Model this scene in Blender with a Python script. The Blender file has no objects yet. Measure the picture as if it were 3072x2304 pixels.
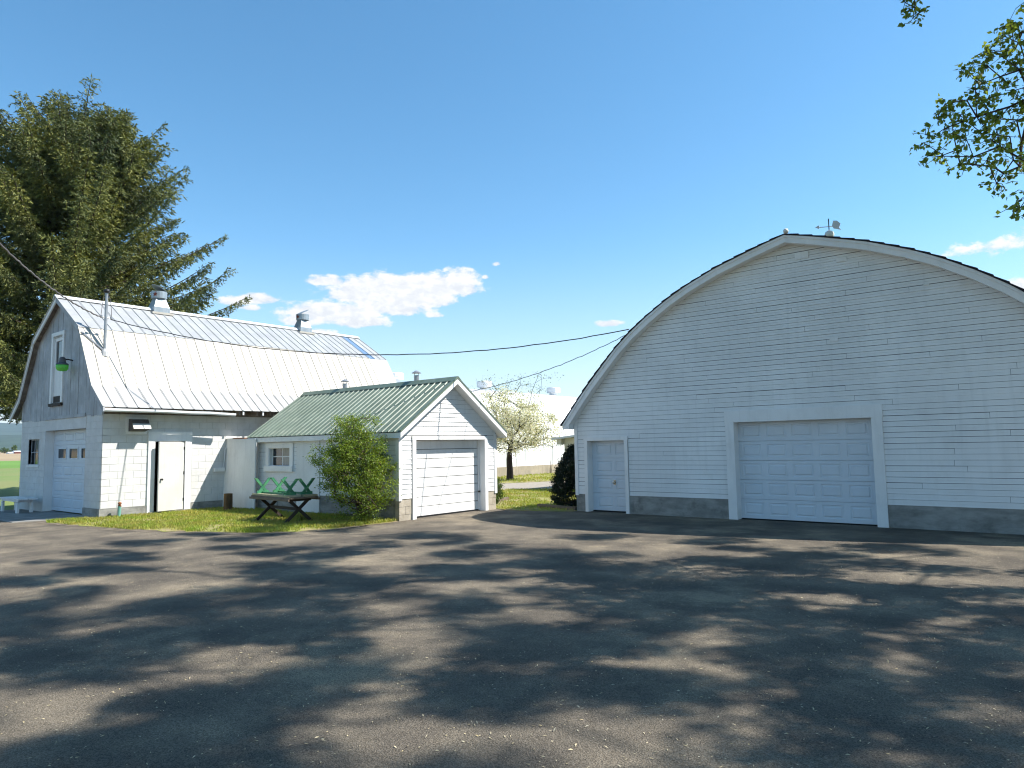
import bpy, math, random
import numpy as np
from mathutils import Matrix, Vector
R = math.radians
rng = np.random.default_rng(7); random.seed(7)
SC = bpy.context.scene
COL = SC.collection

# ------------------------------------------------------------------ camera, sky, sun, exposure
EYE = np.array([0., 0., 1.836]); FPX = 2097.4           # focal length in pixels of the 3072 px wide picture
def cam_axes(yaw, pitch, roll):
    f = np.array([math.sin(yaw)*math.cos(pitch), math.cos(yaw)*math.cos(pitch), math.sin(pitch)])
    r = np.array([math.cos(yaw), -math.sin(yaw), 0.]); d = np.cross(f, r)
    c, s = math.cos(roll), math.sin(roll)
    return np.array([c*r+s*d, -s*r+c*d, f])
AX = cam_axes(R(-38.931), R(5.07), R(.9984))
def at(px, py, **k):                                     # pixel of the picture -> point on a plane x=, y= or z=
    d = AX.T @ np.array([(px-1536)/FPX, (py-1152)/FPX, 1.])
    (a, v), = k.items(); i = 'xyz'.index(a); return EYE + d*(v-EYE[i])/d[i]
def pix(P):
    c = (np.atleast_2d(P)-EYE) @ AX.T
    z = np.where(np.abs(c[:, 2]) < 1e-6, 1e-6, c[:, 2])
    return 1536+FPX*c[:, 0]/z, 1152+FPX*c[:, 1]/z, c[:, 2]
cam = bpy.data.cameras.new('camera'); camo = bpy.data.objects.new('camera', cam); COL.objects.link(camo)
cam.sensor_width = 36; cam.lens = 36*FPX/3072; cam.clip_start = .05; cam.clip_end = 30000
r_, d_, f_ = AX
camo.matrix_world = Matrix(((r_[0], -d_[0], -f_[0], EYE[0]), (r_[1], -d_[1], -f_[1], EYE[1]), (r_[2], -d_[2], -f_[2], EYE[2]), (0, 0, 0, 1)))
SC.camera = camo
SUN = np.array([.70, .53, 1.]); SUN /= np.linalg.norm(SUN)
SUN_EL = math.asin(SUN[2]); SUN_AZ = math.atan2(SUN[0], SUN[1])
sl = bpy.data.lights.new('sun', 'SUN'); sl.energy = 5.0; sl.angle = R(.53); sl.color = (1, .95, .87)
so = bpy.data.objects.new('sun', sl); COL.objects.link(so)
so.rotation_euler = Vector(SUN).to_track_quat('Z', 'Y').to_euler(); so.location = (20, 15, 40)
SC.view_settings.view_transform = 'Standard'; SC.view_settings.look = 'None'
SC.view_settings.exposure = .84; SC.view_settings.gamma = 1
SC.render.engine = 'CYCLES'
cy = SC.cycles; cy.use_denoising = True; cy.max_bounces = 7; cy.diffuse_bounces = 3; cy.glossy_bounces = 3
cy.transmission_bounces = 4; cy.transparent_max_bounces = 8; cy.volume_bounces = 0; cy.filter_width = 1.15; cy.adaptive_threshold = .02; cy.caustics_reflective = False; cy.caustics_refractive = False

class NT:                                                # small node-tree writer
    def __init__(s, tree): s.t = tree
    def n(s, kind, ins=None, **props):
        nd = s.t.nodes.new(kind)
        for k, v in props.items(): setattr(nd, k, v)
        for k, v in (ins or {}).items():
            if isinstance(v, bpy.types.NodeSocket): s.t.links.new(v, nd.inputs[k])
            else: nd.inputs[k].default_value = v
        return nd
    def m(s, op, a, b=0., c=None, clamp=False):
        ins = {0: a, 1: b}
        if c is not None: ins[2] = c
        return s.n('ShaderNodeMath', ins, operation=op, use_clamp=clamp).outputs[0]
    def mix(s, fac, a, b, blend='MIX'):
        nd = s.n('ShaderNodeMix', {}, data_type='RGBA', blend_type=blend)
        for i, v in ((0, fac), (6, a), (7, b)):
            if isinstance(v, bpy.types.NodeSocket): s.t.links.new(v, nd.inputs[i])
            else: nd.inputs[i].default_value = v if i == 0 else (*v, 1) if len(v) == 3 else v
        return nd.outputs[2]
    def ss(s, x, a, b):                                  # smoothstep
        return s.n('ShaderNodeMapRange', {0: x, 1: a, 2: b, 3: 0., 4: 1.}, interpolation_type='SMOOTHSTEP').outputs[0]

W = bpy.data.worlds.new('World'); SC.world = W; W.use_nodes = True
w = NT(W.node_tree); W.node_tree.nodes.clear()
sky = w.n('ShaderNodeTexSky', {}, sky_type='NISHITA', sun_disc=False, sun_elevation=SUN_EL, sun_rotation=SUN_AZ, altitude=700, air_density=1.0, dust_density=.25, ozone_density=1.6)
tc = w.n('ShaderNodeTexCoord'); sep = w.n('ShaderNodeSeparateXYZ', {0: tc.outputs['Generated']})
az = w.m('ARCTAN2', sep.outputs[0], sep.outputs[1]); el = w.m('ARCSINE', sep.outputs[2])
ae = w.n('ShaderNodeCombineXYZ', {0: w.m('MULTIPLY', az, 1.), 1: w.m('MULTIPLY', el, 1.7), 2: 0.}).outputs[0]
nz = w.n('ShaderNodeTexNoise', {'Vector': ae, 'Scale': 46., 'Detail': 10., 'Roughness': .62}).outputs[0]
nzb = w.n('ShaderNodeTexNoise', {'Vector': ae, 'Scale': 17., 'Detail': 4., 'Roughness': .5}).outputs[0]
def cloud_dir(px, py):
    d = AX.T @ np.array([(px-1536)/FPX, (py-1152)/FPX, 1.]); d /= np.linalg.norm(d)
    return math.atan2(d[0], d[1]), math.asin(d[2])
clouds = [(1120, 880, 160, 60, 1), (1010, 945, 170, 42, 1), (1290, 862, 160, 46, 1), (1385, 852, 65, 58, 1), (1180, 925, 130, 38, 1), (980, 845, 70, 22, .9), (1250, 900, 130, 40, 1), (1080, 965, 100, 26, 1),
          (775, 897, 66, 21, .9), (700, 905, 50, 18, .75), (1822, 972, 46, 14, .95), (755, 925, 40, 10, .6), (1300, 945, 28, 10, .6), (900, 962, 60, 22, .8), (1490, 792, 12, 8, .55), (1455, 832, 12, 9, .6),
          (3050, 860, 110, 26, .55), (2980, 740, 120, 26, .32), (960, 1000, 50, 12, .6)]
mask = None; top = None
for (px, py, rx, ry, s) in clouds:
    a0, e0 = cloud_dir(px, py); a1, _ = cloud_dir(px+rx, py); _, e1 = cloud_dir(px, py-ry)
    u = w.m('DIVIDE', w.m('SUBTRACT', az, a0), abs(a1-a0)); v = w.m('DIVIDE', w.m('SUBTRACT', el, e0), abs(e1-e0))
    v = w.m('MULTIPLY', v, w.m('ADD', 1., w.m('MULTIPLY', w.m('LESS_THAN', v, 0.), .55)))  # flatter base
    q = w.m('MULTIPLY', w.m('SUBTRACT', 1., w.m('SQRT', w.m('ADD', w.m('MULTIPLY', u, u), w.m('MULTIPLY', v, v)))), s)
    q = w.m('MAXIMUM', q, -1.)
    mask = q if mask is None else w.m('MAXIMUM', mask, q)
    tv = w.m('MULTIPLY', w.m('GREATER_THAN', q, -.15), w.m('ADD', .5, w.m('MULTIPLY', v, .38)))
    top = tv if top is None else w.m('MAXIMUM', top, tv)
body = w.m('ADD', mask, w.m('ADD', w.m('MULTIPLY', w.m('SUBTRACT', nz, .5), 1.5), w.m('MULTIPLY', w.m('SUBTRACT', nzb, .5), .9)))
cm = w.ss(body, -.14, .30)
# thin high veil low over the horizon, all round
nv = w.n('ShaderNodeTexNoise', {'Vector': w.n('ShaderNodeCombineXYZ', {0: az, 1: w.m('MULTIPLY', el, 6.)}).outputs[0], 'Scale': 5., 'Detail': 6., 'Roughness': .6}).outputs[0]
veil = w.m('MULTIPLY', w.ss(nv, .42, .75), w.m('MULTIPLY', w.ss(el, .26, .02), .5))
veil = w.m('MAXIMUM', veil, w.m('MULTIPLY', w.ss(el, .30, .0), .5))
lit = w.m('ADD', w.m('MULTIPLY', top, .5), w.m('ADD', .12, w.m('MULTIPLY', w.ss(nz, .38, .64), .55)), clamp=True)
ccol = w.mix(lit, (3.6, 3.9, 4.35), (5.5, 5.5, 5.45))
hs = w.n('ShaderNodeHueSaturation', {'Hue': .488, 'Saturation': 1.22, 'Value': 1.14, 'Color': sky.outputs[0]}).outputs[0]
skyc = w.mix(veil, hs, (4.2, 4.5, 4.8))
skyc = w.mix(cm, skyc, ccol)
bg = w.n('ShaderNodeBackground', {'Color': skyc, 'Strength': .112})
w.t.links.new(bg.outputs[0], w.n('ShaderNodeOutputWorld').inputs[0])

# ------------------------------------------------------------------ materials
MATS = {}
def mat(name, col, col2=None, rough=.6, var=.12, scale=2.5, streak=None, bump=0., bscale=30., spec=.35, metal=0., transl=0., island=0., detail=5., dirt=None, dirt_amt=0., dirt_scale=1.2, stretch=(1, 1, 1), speck=None):
    m = bpy.data.materials.new(name); m.use_nodes = True; t = NT(m.node_tree); m.node_tree.nodes.clear()
    geo = t.n('ShaderNodeNewGeometry'); pos = geo.outputs['Position']
    sv = t.n('ShaderNodeMapping', {'Vector': pos, 'Scale': stretch}).outputs[0]
    n1 = t.n('ShaderNodeTexNoise', {'Vector': sv, 'Scale': scale, 'Detail': detail, 'Roughness': .6}).outputs[0]
    c2 = col2 or tuple(c*(1-var*2) for c in col); c1 = col if col2 else tuple(min(1, c*(1+var*.4)) for c in col)
    c = t.mix(t.ss(n1, .3, .72), c2, c1)
    if island:
        ri = geo.outputs['Random Per Island']
        c = t.mix(1., c, t.n('ShaderNodeCombineColor', {0: t.m('ADD', 1-island, t.m('MULTIPLY', ri, 2*island)), 1: t.m('ADD', 1-island*.8, t.m('MULTIPLY', ri, 1.6*island)), 2: t.m('ADD', 1-island*.5, t.m('MULTIPLY', ri, island))}).outputs[0], 'MULTIPLY')
    if streak:
        n2 = t.n('ShaderNodeTexNoise', {'Vector': t.n('ShaderNodeMapping', {'Vector': pos, 'Scale': (9, 9, .8)}).outputs[0], 'Scale': 1., 'Detail': 6.}).outputs[0]
        c = t.mix(t.m('MULTIPLY', t.ss(n2, .48, .78), streak[1]), c, streak[0])
    if dirt:
        n3 = t.n('ShaderNodeTexNoise', {'Vector': pos, 'Scale': dirt_scale, 'Detail': 8., 'Roughness': .68}).outputs[0]
        c = t.mix(t.m('MULTIPLY', t.ss(n3, .5, .72), dirt_amt), c, dirt)
    if speck:
        n4 = t.n('ShaderNodeTexVoronoi', {'Vector': pos, 'Scale': speck[0], 'Randomness': 1.}); n5 = t.n('ShaderNodeSeparateColor', {0: n4.outputs['Color']}).outputs[0]
        gy = t.m('ADD', 1-speck[1], t.m('MULTIPLY', n5, 2*speck[1])); c = t.mix(1., c, t.n('ShaderNodeCombineColor', {0: gy, 1: gy, 2: gy}).outputs[0], 'MULTIPLY')
    b = t.n('ShaderNodeBsdfPrincipled', {'Base Color': c, 'Roughness': rough, 'Specular IOR Level': spec, 'Metallic': metal})
    if bump:
        nb = t.n('ShaderNodeTexNoise', {'Vector': pos, 'Scale': bscale, 'Detail': 4., 'Roughness': .6}).outputs[0]
        t.t.links.new(t.n('ShaderNodeBump', {'Height': nb, 'Strength': bump, 'Distance': .02}).outputs[0], b.inputs['Normal'])
    out = b.outputs[0]
    if transl:
        tr = t.n('ShaderNodeBsdfTranslucent', {'Color': t.mix(1., c, (1.35, 1.25, .55), 'MULTIPLY')})
        out = t.n('ShaderNodeMixShader', {0: transl, 1: out, 2: tr.outputs[0]}).outputs[0]
    t.t.links.new(out, t.n('ShaderNodeOutputMaterial').inputs[0])
    MATS[name] = m; return m
GREYW = (.42, .43, .42)
mat('white_siding', (.80, .80, .79), var=.05, scale=.7, streak=(GREYW, .16), dirt=(.55, .54, .50), dirt_amt=.22, dirt_scale=2.2, rough=.5, bump=.12, bscale=60)
mat('white_trim', (.80, .80, .79), var=.04, scale=1.5, streak=(GREYW, .18), rough=.45, dirt=(.5, .5, .47), dirt_amt=.15, dirt_scale=4, bump=.08, bscale=40)
mat('white_door_shaded', (.62, .675, .73), var=.03, scale=2, rough=.4, streak=((.5, .5, .5), .08), bump=.05, bscale=90)  # blue-grey: part smooth paint, part the recess shade put into the colour
mat('white_ply', (.79, .79, .77), var=.05, scale=1.3, streak=((.45, .46, .47), .28), rough=.55, dirt=(.5, .49, .45), dirt_amt=.2, dirt_scale=2)
mat('white_block', (.66, .655, .635), var=.05, scale=3., streak=((.45, .45, .42), .2), rough=.7, bump=.35, bscale=70, dirt=(.52, .50, .45), dirt_amt=.25, dirt_scale=2.5)
mat('sheathing', (.10, .10, .11), var=.1, scale=5, rough=.9)
mat('mortar', (.60, .595, .575), var=.1, scale=5, rough=.9)
mat('grey_boards', (.50, .515, .53), (.33, .34, .35), scale=1.6, streak=((.20, .20, .20), .55), rough=.75, bump=.3, bscale=25)
mat('brown_boards', (.25, .20, .155), (.12, .10, .085), scale=5, streak=((.4, .37, .33), .5), rough=.85, bump=.4, bscale=25)
mat('concrete', (.34, .335, .31), (.20, .20, .185), scale=2.2, rough=.9, bump=.5, bscale=28, dirt=(.10, .10, .09), dirt_amt=.6, dirt_scale=2.6, stretch=(1, 1, 2.5))
mat('tan_block', (.46, .41, .33), (.33, .29, .23), scale=3, rough=.9, bump=.4, bscale=40, dirt=(.2, .18, .15), dirt_amt=.4, dirt_scale=4)
mat('slab_concrete', (.30, .29, .27), (.19, .185, .17), scale=1.6, rough=.85, bump=.3, bscale=40)
mat('far_concrete', (.40, .34, .26), (.28, .245, .19), scale=1.2, rough=.9, streak=((.2, .18, .15), .4))
mat('metal_cream', (.49, .46, .395), (.40, .375, .325), scale=1.4, rough=.45, spec=.5, streak=((.52, .48, .42), .3), dirt=(.45, .40, .33), dirt_amt=.22, dirt_scale=3.5, bump=.08, bscale=6)
mat('metal_galv', (.40, .41, .415), (.33, .34, .345), scale=2., rough=.5, metal=.1, streak=((.33, .34, .36), .35), bump=.05, bscale=5)
mat('metal_flare', (.45, .445, .43), (.38, .375, .365), scale=2., rough=.45, metal=.1, streak=((.4, .38, .35), .3))
mat('metal_white', (.72, .74, .76), rough=.4, var=.06, scale=2)
mat('skylight', (.18, .28, .42), rough=.15, spec=.6, var=.1)
mat('metal_green', (.155, .205, .155), (.115, .155, .115), scale=1.1, rough=.42, spec=.5, dirt=(.36, .37, .30), dirt_amt=.28, dirt_scale=2.2, bump=.05, bscale=4)
mat('metal_green_dark', (.06, .085, .065), rough=.5, var=.1)
mat('galv_pipe', (.42, .43, .44), (.3, .31, .32), scale=6, rough=.38, metal=.6)
mat('vent_zinc', (.34, .39, .42), (.26, .30, .33), scale=5, rough=.45, metal=.45, streak=((.5, .52, .54), .4))
mat('rust_red', (.22, .06, .04), rough=.8, var=.2, scale=20)
mat('dark_shingle', (.018, .018, .022), (.035, .035, .042), scale=20, rough=.95, bump=.6, bscale=80, spec=.15)
mat('asphalt', (.215, .183, .140), (.108, .095, .080), scale=.9, detail=9, rough=.9, spec=.08, bump=1., bscale=75, dirt=(.33, .272, .19), dirt_amt=.75, dirt_scale=.45, speck=(130., .42))
mat('gravel', (.36, .32, .27), (.27, .24, .20), scale=6, rough=.95, bump=.6, bscale=40)
mat('soil', (.10, .075, .05), (.06, .045, .03), scale=5, rough=.95, bump=.5)
mat('soil_edge', (.20, .165, .12), (.13, .105, .08), scale=4, rough=.95, bump=.5)
mat('lawn_soil', (.22, .26, .05), (.32, .25, .13), scale=2.2, rough=.95, bump=.5, dirt=(.2, .15, .10), dirt_amt=.5, dirt_scale=1.8)
mat('grass_blade', (.24, .34, .045), (.38, .34, .10), scale=1.7, rough=.5, transl=.4, island=.3)
mat('field', (.125, .20, .045), (.20, .20, .075), scale=.05, rough=.95, detail=8)
mat('field_green', (.13, .25, .04), var=.1, scale=.02, rough=.95)
mat('field_tan', (.36, .27, .16), var=.12, scale=.01, rough=.95)
mat('forest_hill', (.05, .085, .06), (.025, .05, .035), scale=.012, rough=1, bump=1, bscale=.05, detail=9)
mat('bark', (.085, .06, .045), (.045, .033, .027), scale=9, rough=.95, bump=.8, bscale=30, stretch=(1, 1, .3))
mat('bark_dark', (.05, .036, .032), (.03, .022, .02), scale=9, rough=.9)
mat('twig', (.11, .075, .055), var=.2, scale=9, rough=.9)
mat('spruce_needle', (.215, .225, .06), (.07, .095, .042), scale=.55, rough=.6, island=.38, transl=.12, spec=.25)
mat('leaf', (.19, .25, .045), (.12, .17, .03), scale=.9, rough=.45, island=.4, transl=.5)
mat('bush_leaf', (.24, .32, .04), (.12, .19, .03), scale=2.5, rough=.5, island=.4, transl=.42)
mat('boxwood_leaf', (.085, .14, .022), (.05, .09, .018), scale=4, rough=.5, island=.35, transl=.3)
mat('arborvitae_leaf', (.018, .032, .012), (.010, .020, .010), scale=4, rough=.6, island=.35, transl=.1)
mat('blossom', (.84, .83, .78), (.72, .71, .60), scale=2, rough=.6, island=.12, transl=.3)
mat('blossom_leaf', (.16, .19, .055), (.11, .14, .04), scale=2, rough=.6, island=.3, transl=.35)
mat('dark_wood', (.045, .030, .022), (.028, .022, .018), scale=6, rough=.7, bump=.2)
mat('plank_edge', (.20, .15, .11), (.13, .10, .075), scale=6, rough=.75, bump=.3)
mat('green_paint', (.06, .25, .12), (.035, .15, .08), scale=6, rough=.5, dirt=(.16, .25, .12), dirt_amt=.5, dirt_scale=5)
mat('pale_wood', (.42, .36, .23), (.30, .27, .17), scale=5, rough=.7)
mat('log_wood', (.20, .105, .035), (.06, .038, .022), scale=4.5, rough=.85, bump=.5, stretch=(1, 1, .25))
mat('glass', (.025, .03, .035), rough=.06, spec=.7, var=.1)
mat('curtain', (.48, .43, .38), (.36, .32, .28), scale=8, rough=.9, stretch=(6, 6, .3))
mat('dark_inside', (.02, .018, .016), rough=.95)
mat('inner_wall', (.10, .09, .08), rough=.9)
mat('door_metal', (.60, .59, .55), rough=.5, var=.05, scale=2, streak=((.45, .42, .38), .25))
mat('black_metal', (.02, .02, .022), rough=.4, var=.1)
mat('brass', (.55, .5, .42), rough=.25, metal=.8)
mat('hood_metal', (.05, .045, .045), (.10, .09, .08), scale=8, rough=.5, dirt=(.25, .2, .16), dirt_amt=.4, dirt_scale=8)
mat('hood_lip', (.62, .60, .56), rough=.5)
mat('teal_pipe', (.10, .32, .26), (.16, .34, .29), scale=12, rough=.6)
mat('rusty_tap', (.32, .13, .055), (.18, .07, .03), scale=25, rough=.8)
mat('lamp_green', (.30, .85, .22), rough=.3, transl=.5, var=.05)
mat('lamp_body', (.10, .10, .11), rough=.4)
mat('wire_black', (.012, .012, .014), rough=.6)
mat('wire_grey', (.16, .15, .15), rough=.6)
mat('globe_white', (.74, .72, .66), rough=.35, var=.1, scale=12)
mat('vane_white', (.78, .80, .80), rough=.4)
mat('white_metal_bldg', (.80, .81, .82), rough=.45, var=.04, scale=.5, streak=((.6, .62, .64), .25))
mat('cream_wall', (.66, .62, .52), rough=.7, var=.05, scale=1)
mat('litter', (.50, .38, .17), (.58, .52, .38), scale=30, rough=.7, island=.25)
mat('edging_wood', (.22, .17, .12), (.12, .09, .065), scale=5, rough=.9)

# ------------------------------------------------------------------ builders
ORG = {}
def thing(name, label, cat, loc=(0, 0, 0), group=None):
    o = bpy.data.objects.new(name, None); COL.objects.link(o); o.location = loc; o.empty_display_size = .2
    o['label'] = label; o['category'] = cat
    if group: o['group'] = group
    ORG[o.name] = np.array(loc, float); return o
def tag(o, label, cat, group=None):
    o['label'] = label; o['category'] = cat
    if group: o['group'] = group
    return o
def org(o):
    p = np.zeros(3)
    while o is not None:
        p = p + np.array(o.location); o = o.parent
    return p
def link(name, me, parent=None, loc=(0, 0, 0), kind=None, smooth=False):
    o = bpy.data.objects.new(name, me); COL.objects.link(o); o.location = loc
    if parent is not None: o.parent = parent
    if kind: o['kind'] = kind
    if smooth: me.polygons.foreach_set('use_smooth', [True]*len(me.polygons))
    return o
def mesh_np(name, V, F, m):                              # V (n,3), F (k,3|4) arrays
    me = bpy.data.meshes.new(name); V = np.asarray(V, np.float32); F = np.asarray(F, np.int32); k = F.shape[1]
    me.vertices.add(len(V)); me.vertices.foreach_set('co', V.ravel())
    me.loops.add(F.size); me.loops.foreach_set('vertex_index', F.ravel())
    me.polygons.add(len(F)); me.polygons.foreach_set('loop_start', np.arange(0, F.size, k, dtype=np.int32))
    me.polygons.foreach_set('loop_total', np.full(len(F), k, np.int32)); me.update(calc_edges=True)
    me.materials.append(MATS[m]); return me
class MB:
    def __init__(s): s.v = []; s.f = []
    def add(s, vs, fs):
        b = len(s.v); s.v += [tuple(map(float, p)) for p in vs]; s.f += [tuple(b+i for i in f) for f in fs]; return s
    def box(s, x0, x1, y0, y1, z0, z1):
        return s.add([(x0, y0, z0), (x1, y0, z0), (x1, y1, z0), (x0, y1, z0), (x0, y0, z1), (x1, y0, z1), (x1, y1, z1), (x0, y1, z1)],
                     [(0, 3, 2, 1), (4, 5, 6, 7), (0, 1, 5, 4), (1, 2, 6, 5), (2, 3, 7, 6), (3, 0, 4, 7)])
    def hexa(s, b, t):                                   # bottom quad, top quad
        return s.add(list(b)+list(t), [(0, 3, 2, 1), (4, 5, 6, 7), (0, 1, 5, 4), (1, 2, 6, 5), (2, 3, 7, 6), (3, 0, 4, 7)])
    def prism(s, poly, d):                               # planar polygon extruded by vector d
        n = len(poly); d = np.array(d, float); a = [np.array(p, float) for p in poly]
        return s.add(a+[p+d for p in a], [tuple(range(n))[::-1], tuple(range(n, 2*n))]+[(i, (i+1) % n, n+(i+1) % n, n+i) for i in range(n)])
    def tube(s, pts, r, sides=8, cap=True):
        pts = [np.array(p, float) for p in pts]; rs = r if isinstance(r, (list, tuple)) else [r]*len(pts); rings = []
        for i, p in enumerate(pts):
            d = pts[min(i+1, len(pts)-1)]-pts[max(i-1, 0)]; d /= (np.linalg.norm(d)+1e-9)
            a = np.cross(d, (0, 0, 1) if abs(d[2]) < .9 else (1, 0, 0)); a /= np.linalg.norm(a); b = np.cross(d, a)
            rings.append([p+rs[i]*(a*math.cos(2*math.pi*k/sides)+b*math.sin(2*math.pi*k/sides)) for k in range(sides)])
        fs = [(i*sides+k, i*sides+(k+1) % sides, (i+1)*sides+(k+1) % sides, (i+1)*sides+k) for i in range(len(pts)-1) for k in range(sides)]
        if cap: fs += [tuple(range(sides))[::-1], tuple(range((len(pts)-1)*sides, len(pts)*sides))]
        return s.add([q for rg in rings for q in rg], fs)
    def lathe(s, c, prof, sides=16):                     # prof: (radius, z) bottom to top
        c = np.array(c, float); n = len(prof)
        vs = [c+(r*math.cos(2*math.pi*k/sides), r*math.sin(2*math.pi*k/sides), z) for r, z in prof for k in range(sides)]
        fs = [(i*sides+k, i*sides+(k+1) % sides, (i+1)*sides+(k+1) % sides, (i+1)*sides+k) for i in range(n-1) for k in range(sides)]
        return s.add(vs, fs+[tuple(range(sides))[::-1], tuple(range((n-1)*sides, n*sides))])
    def build(s, name, m, parent=None, kind=None, smooth=False, local=False):
        off = np.zeros(3) if (parent is None or local) else org(parent)
        me = bpy.data.meshes.new(name); me.from_pydata([tuple(np.array(p)-off) for p in s.v], [], s.f); me.update(); me.materials.append(MATS[m])
        return link(name, me, parent, kind=kind, smooth=smooth)
def box(name, m, parent, x0, x1, y0, y1, z0, z1): return MB().box(x0, x1, y0, y1, z0, z1).build(name, m, parent)
def copy_tree(o, parent=None):
    c = o.copy(); COL.objects.link(c); c.parent = parent
    for ch in list(o.children): copy_tree(ch, c)
    return c

# --- walls of lapped boards: axis 0 = wall runs along x (faces -y), 1 = wall runs along y (faces +x)
def wall_pt(axis, plane, u, out, z): return (u, plane-out, z) if axis == 0 else (plane+out, u, z)
def board(axis, plane, prof, z0, uL, uR, pitch):         # prof (out, dz); uL, uR functions of z
    pts = [(0., 0.), *prof, (0., prof[-1][1])]
    mb = MB(); n = len(pts)
    a = [wall_pt(axis, plane, uL(z0+dz), o, z0+dz) for o, dz in pts]; b = [wall_pt(axis, plane, uR(z0+dz), o, z0+dz) for o, dz in pts]
    mb.add(a+b, [tuple(range(n)), tuple(range(2*n-1, n-1, -1))]+[(i, i+n, (i+1) % n+n, (i+1) % n) for i in range(n)])
    return mb
def lap_wall(parent, axis, plane, zb, zt, uL, uR, openings, pitch, m, joints=(3., 5.), name='siding_board', backing=True, gap=.0085):
    h = pitch/2
    z = zb; bk = MB(); k = 0
    while z < zt-.02:
        zz = min(pitch, zt-z); zm = z+zz/2
        lo, hi = uL(zm), uR(zm)
        if hi-lo < .12: break
        iv = [(lo, hi, True, True)]
        for (a, b, c, d) in openings:
            if z+zz*.5 > c and z+zz*.5 < d:
                nv = []
                for (p, q, fl, fr) in iv:
                    if b <= p or a >= q: nv.append((p, q, fl, fr)); continue
                    if a > p+.02: nv.append((p, a, fl, False))
                    if b < q-.02: nv.append((b, q, False, fr))
                iv = nv
        for (p, q, fl, fr) in iv:
            cuts = [p]; u = p+rng.uniform(.6, joints[1])
            while u < q-.7: cuts.append(u); u += rng.uniform(*joints)
            cuts.append(q)
            for i in range(len(cuts)-1):
                A, B = cuts[i], cuts[i+1]; first, last = i == 0 and fl, i == len(cuts)-2 and fr
                jz = rng.normal(0, .0012); jo = rng.normal(0, .0012)
                o1, o2 = .019+jo, .006
                g_ = gap*rng.uniform(.5, 1.25)
                pr = [(o1, 0.), (o2+.004, h*.93), (o2-.004, h*.94), (o2-.004, h*.985), (o2+.0085, h*.99), (o2-.001, zz-g_)] if zz > h*1.2 else [(o1, 0.), (o2, zz-.003)]
                fL = (lambda zq, A=A: max(A, uL(zq)) if True else A) if first else (lambda zq, A=A: A+.003)
                fR = (lambda zq, B=B: min(B+9, uR(zq))) if last else (lambda zq, B=B: B-.003)
                if first: fL = lambda zq: uL(zq)
                board(axis, plane, pr, z+jz, fL, fR, pitch).build(name, m, parent)
            if backing:
                f = .012
                qd = [wall_pt(axis, plane, p, -.002, z), wall_pt(axis, plane, q, -.002, z), wall_pt(axis, plane, uR(z+zz) if fr else q, -.002, z+zz), wall_pt(axis, plane, uL(z+zz) if fl else p, -.002, z+zz)]
                if axis == 1: bk.prism(qd, (-.1, 0, 0))
                else: bk.prism(qd, (0, .1, 0))
        z += pitch; k += 1
    if backing: bk.build('sheathing', 'sheathing', parent)

# --- painted concrete-block wall
def block_mesh(lu, lz, axis, name='block'):
    key = ('blk', round(lu, 3), round(lz, 3), axis)
    if key in ORG: return ORG[key]
    j = .004; d = .007; c = .004
    mb = MB()
    rows = [(-.06, j, j), (d-c, j, j), (d, j+c, j+c)]
    vs = []
    for o, a, b in rows: vs += [wall_pt(axis, 0, a, o, b), wall_pt(axis, 0, lu-a, o, b), wall_pt(axis, 0, lu-a, o, lz-b), wall_pt(axis, 0, a, o, lz-b)]
    fs = [(8, 9, 10, 11)]
    for r in (0, 1): fs += [(r*4+i, r*4+(i+1) % 4, r*4+4+(i+1) % 4, r*4+4+i) for i in range(4)]
    me = bpy.data.meshes.new(name); me.from_pydata([tuple(map(float, p)) for p in vs], [], fs); me.update(); me.materials.append(MATS['white_block'])
    ORG[key] = me; return me
def block_wall(parent, axis, plane, u0, u1, z0, z1, openings, L=.43, n=13, seed=0, ph=0.):
    H = (z1-z0)/n; off = org(parent); bk = MB()
    for k in range(n):
        za = z0+k*H; iv = [(u0, u1)]
        for (a, b, c, d) in openings:
            if za+H*.5 > c and za+H*.5 < d: iv = [r for p, q in iv for r in ([(p, q)] if b <= p or a >= q else [(p, a), (b, q)]) if r[1]-r[0] > .03]
        for p, q in iv:
            u = p; e = u0+ph+(L/2 if k % 2 else 0); nxt = e
            while nxt <= p+.04: nxt += L
            while u < q-.01:
                v = min(nxt, q)
                if q-v < .05: v = q
                me = block_mesh(v-u, H, axis)
                o = wall_pt(axis, plane, u, rng.normal(0, .0008), za); link('block', me, parent, tuple(np.array(o)-off))
                u = v; nxt = v+L if abs(v-nxt) < 1e-6 else nxt+L
            a = wall_pt(axis, plane, p, 0, za); b = wall_pt(axis, plane, q, -.14, za+H)
            bk.box(min(a[0], b[0]), max(a[0], b[0]), min(a[1], b[1]), max(a[1], b[1]), za, za+H)
    bk.build('mortar_bed', 'mortar', parent)
def raised_panel(name, m, parent, axis, plane, u0, u1, z0, z1, d=.012):   # pressed panel of a sectional door
    e1, e2, e3 = .012, .035, .055; vs = []
    for o, e in ((0, 0), (-d, e1), (-d, e2), (d*.2, e3)):
        vs += [wall_pt(axis, plane, u0+e, o, z0+e), wall_pt(axis, plane, u1-e, o, z0+e), wall_pt(axis, plane, u1-e, o, z1-e), wall_pt(axis, plane, u0+e, o, z1-e)]
    fs = [(12, 13, 14, 15)]+[(r*4+i, r*4+(i+1) % 4, r*4+4+(i+1) % 4, r*4+4+i) for r in range(3) for i in range(4)]
    return MB().add(vs, fs).build(name, m, parent)
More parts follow.
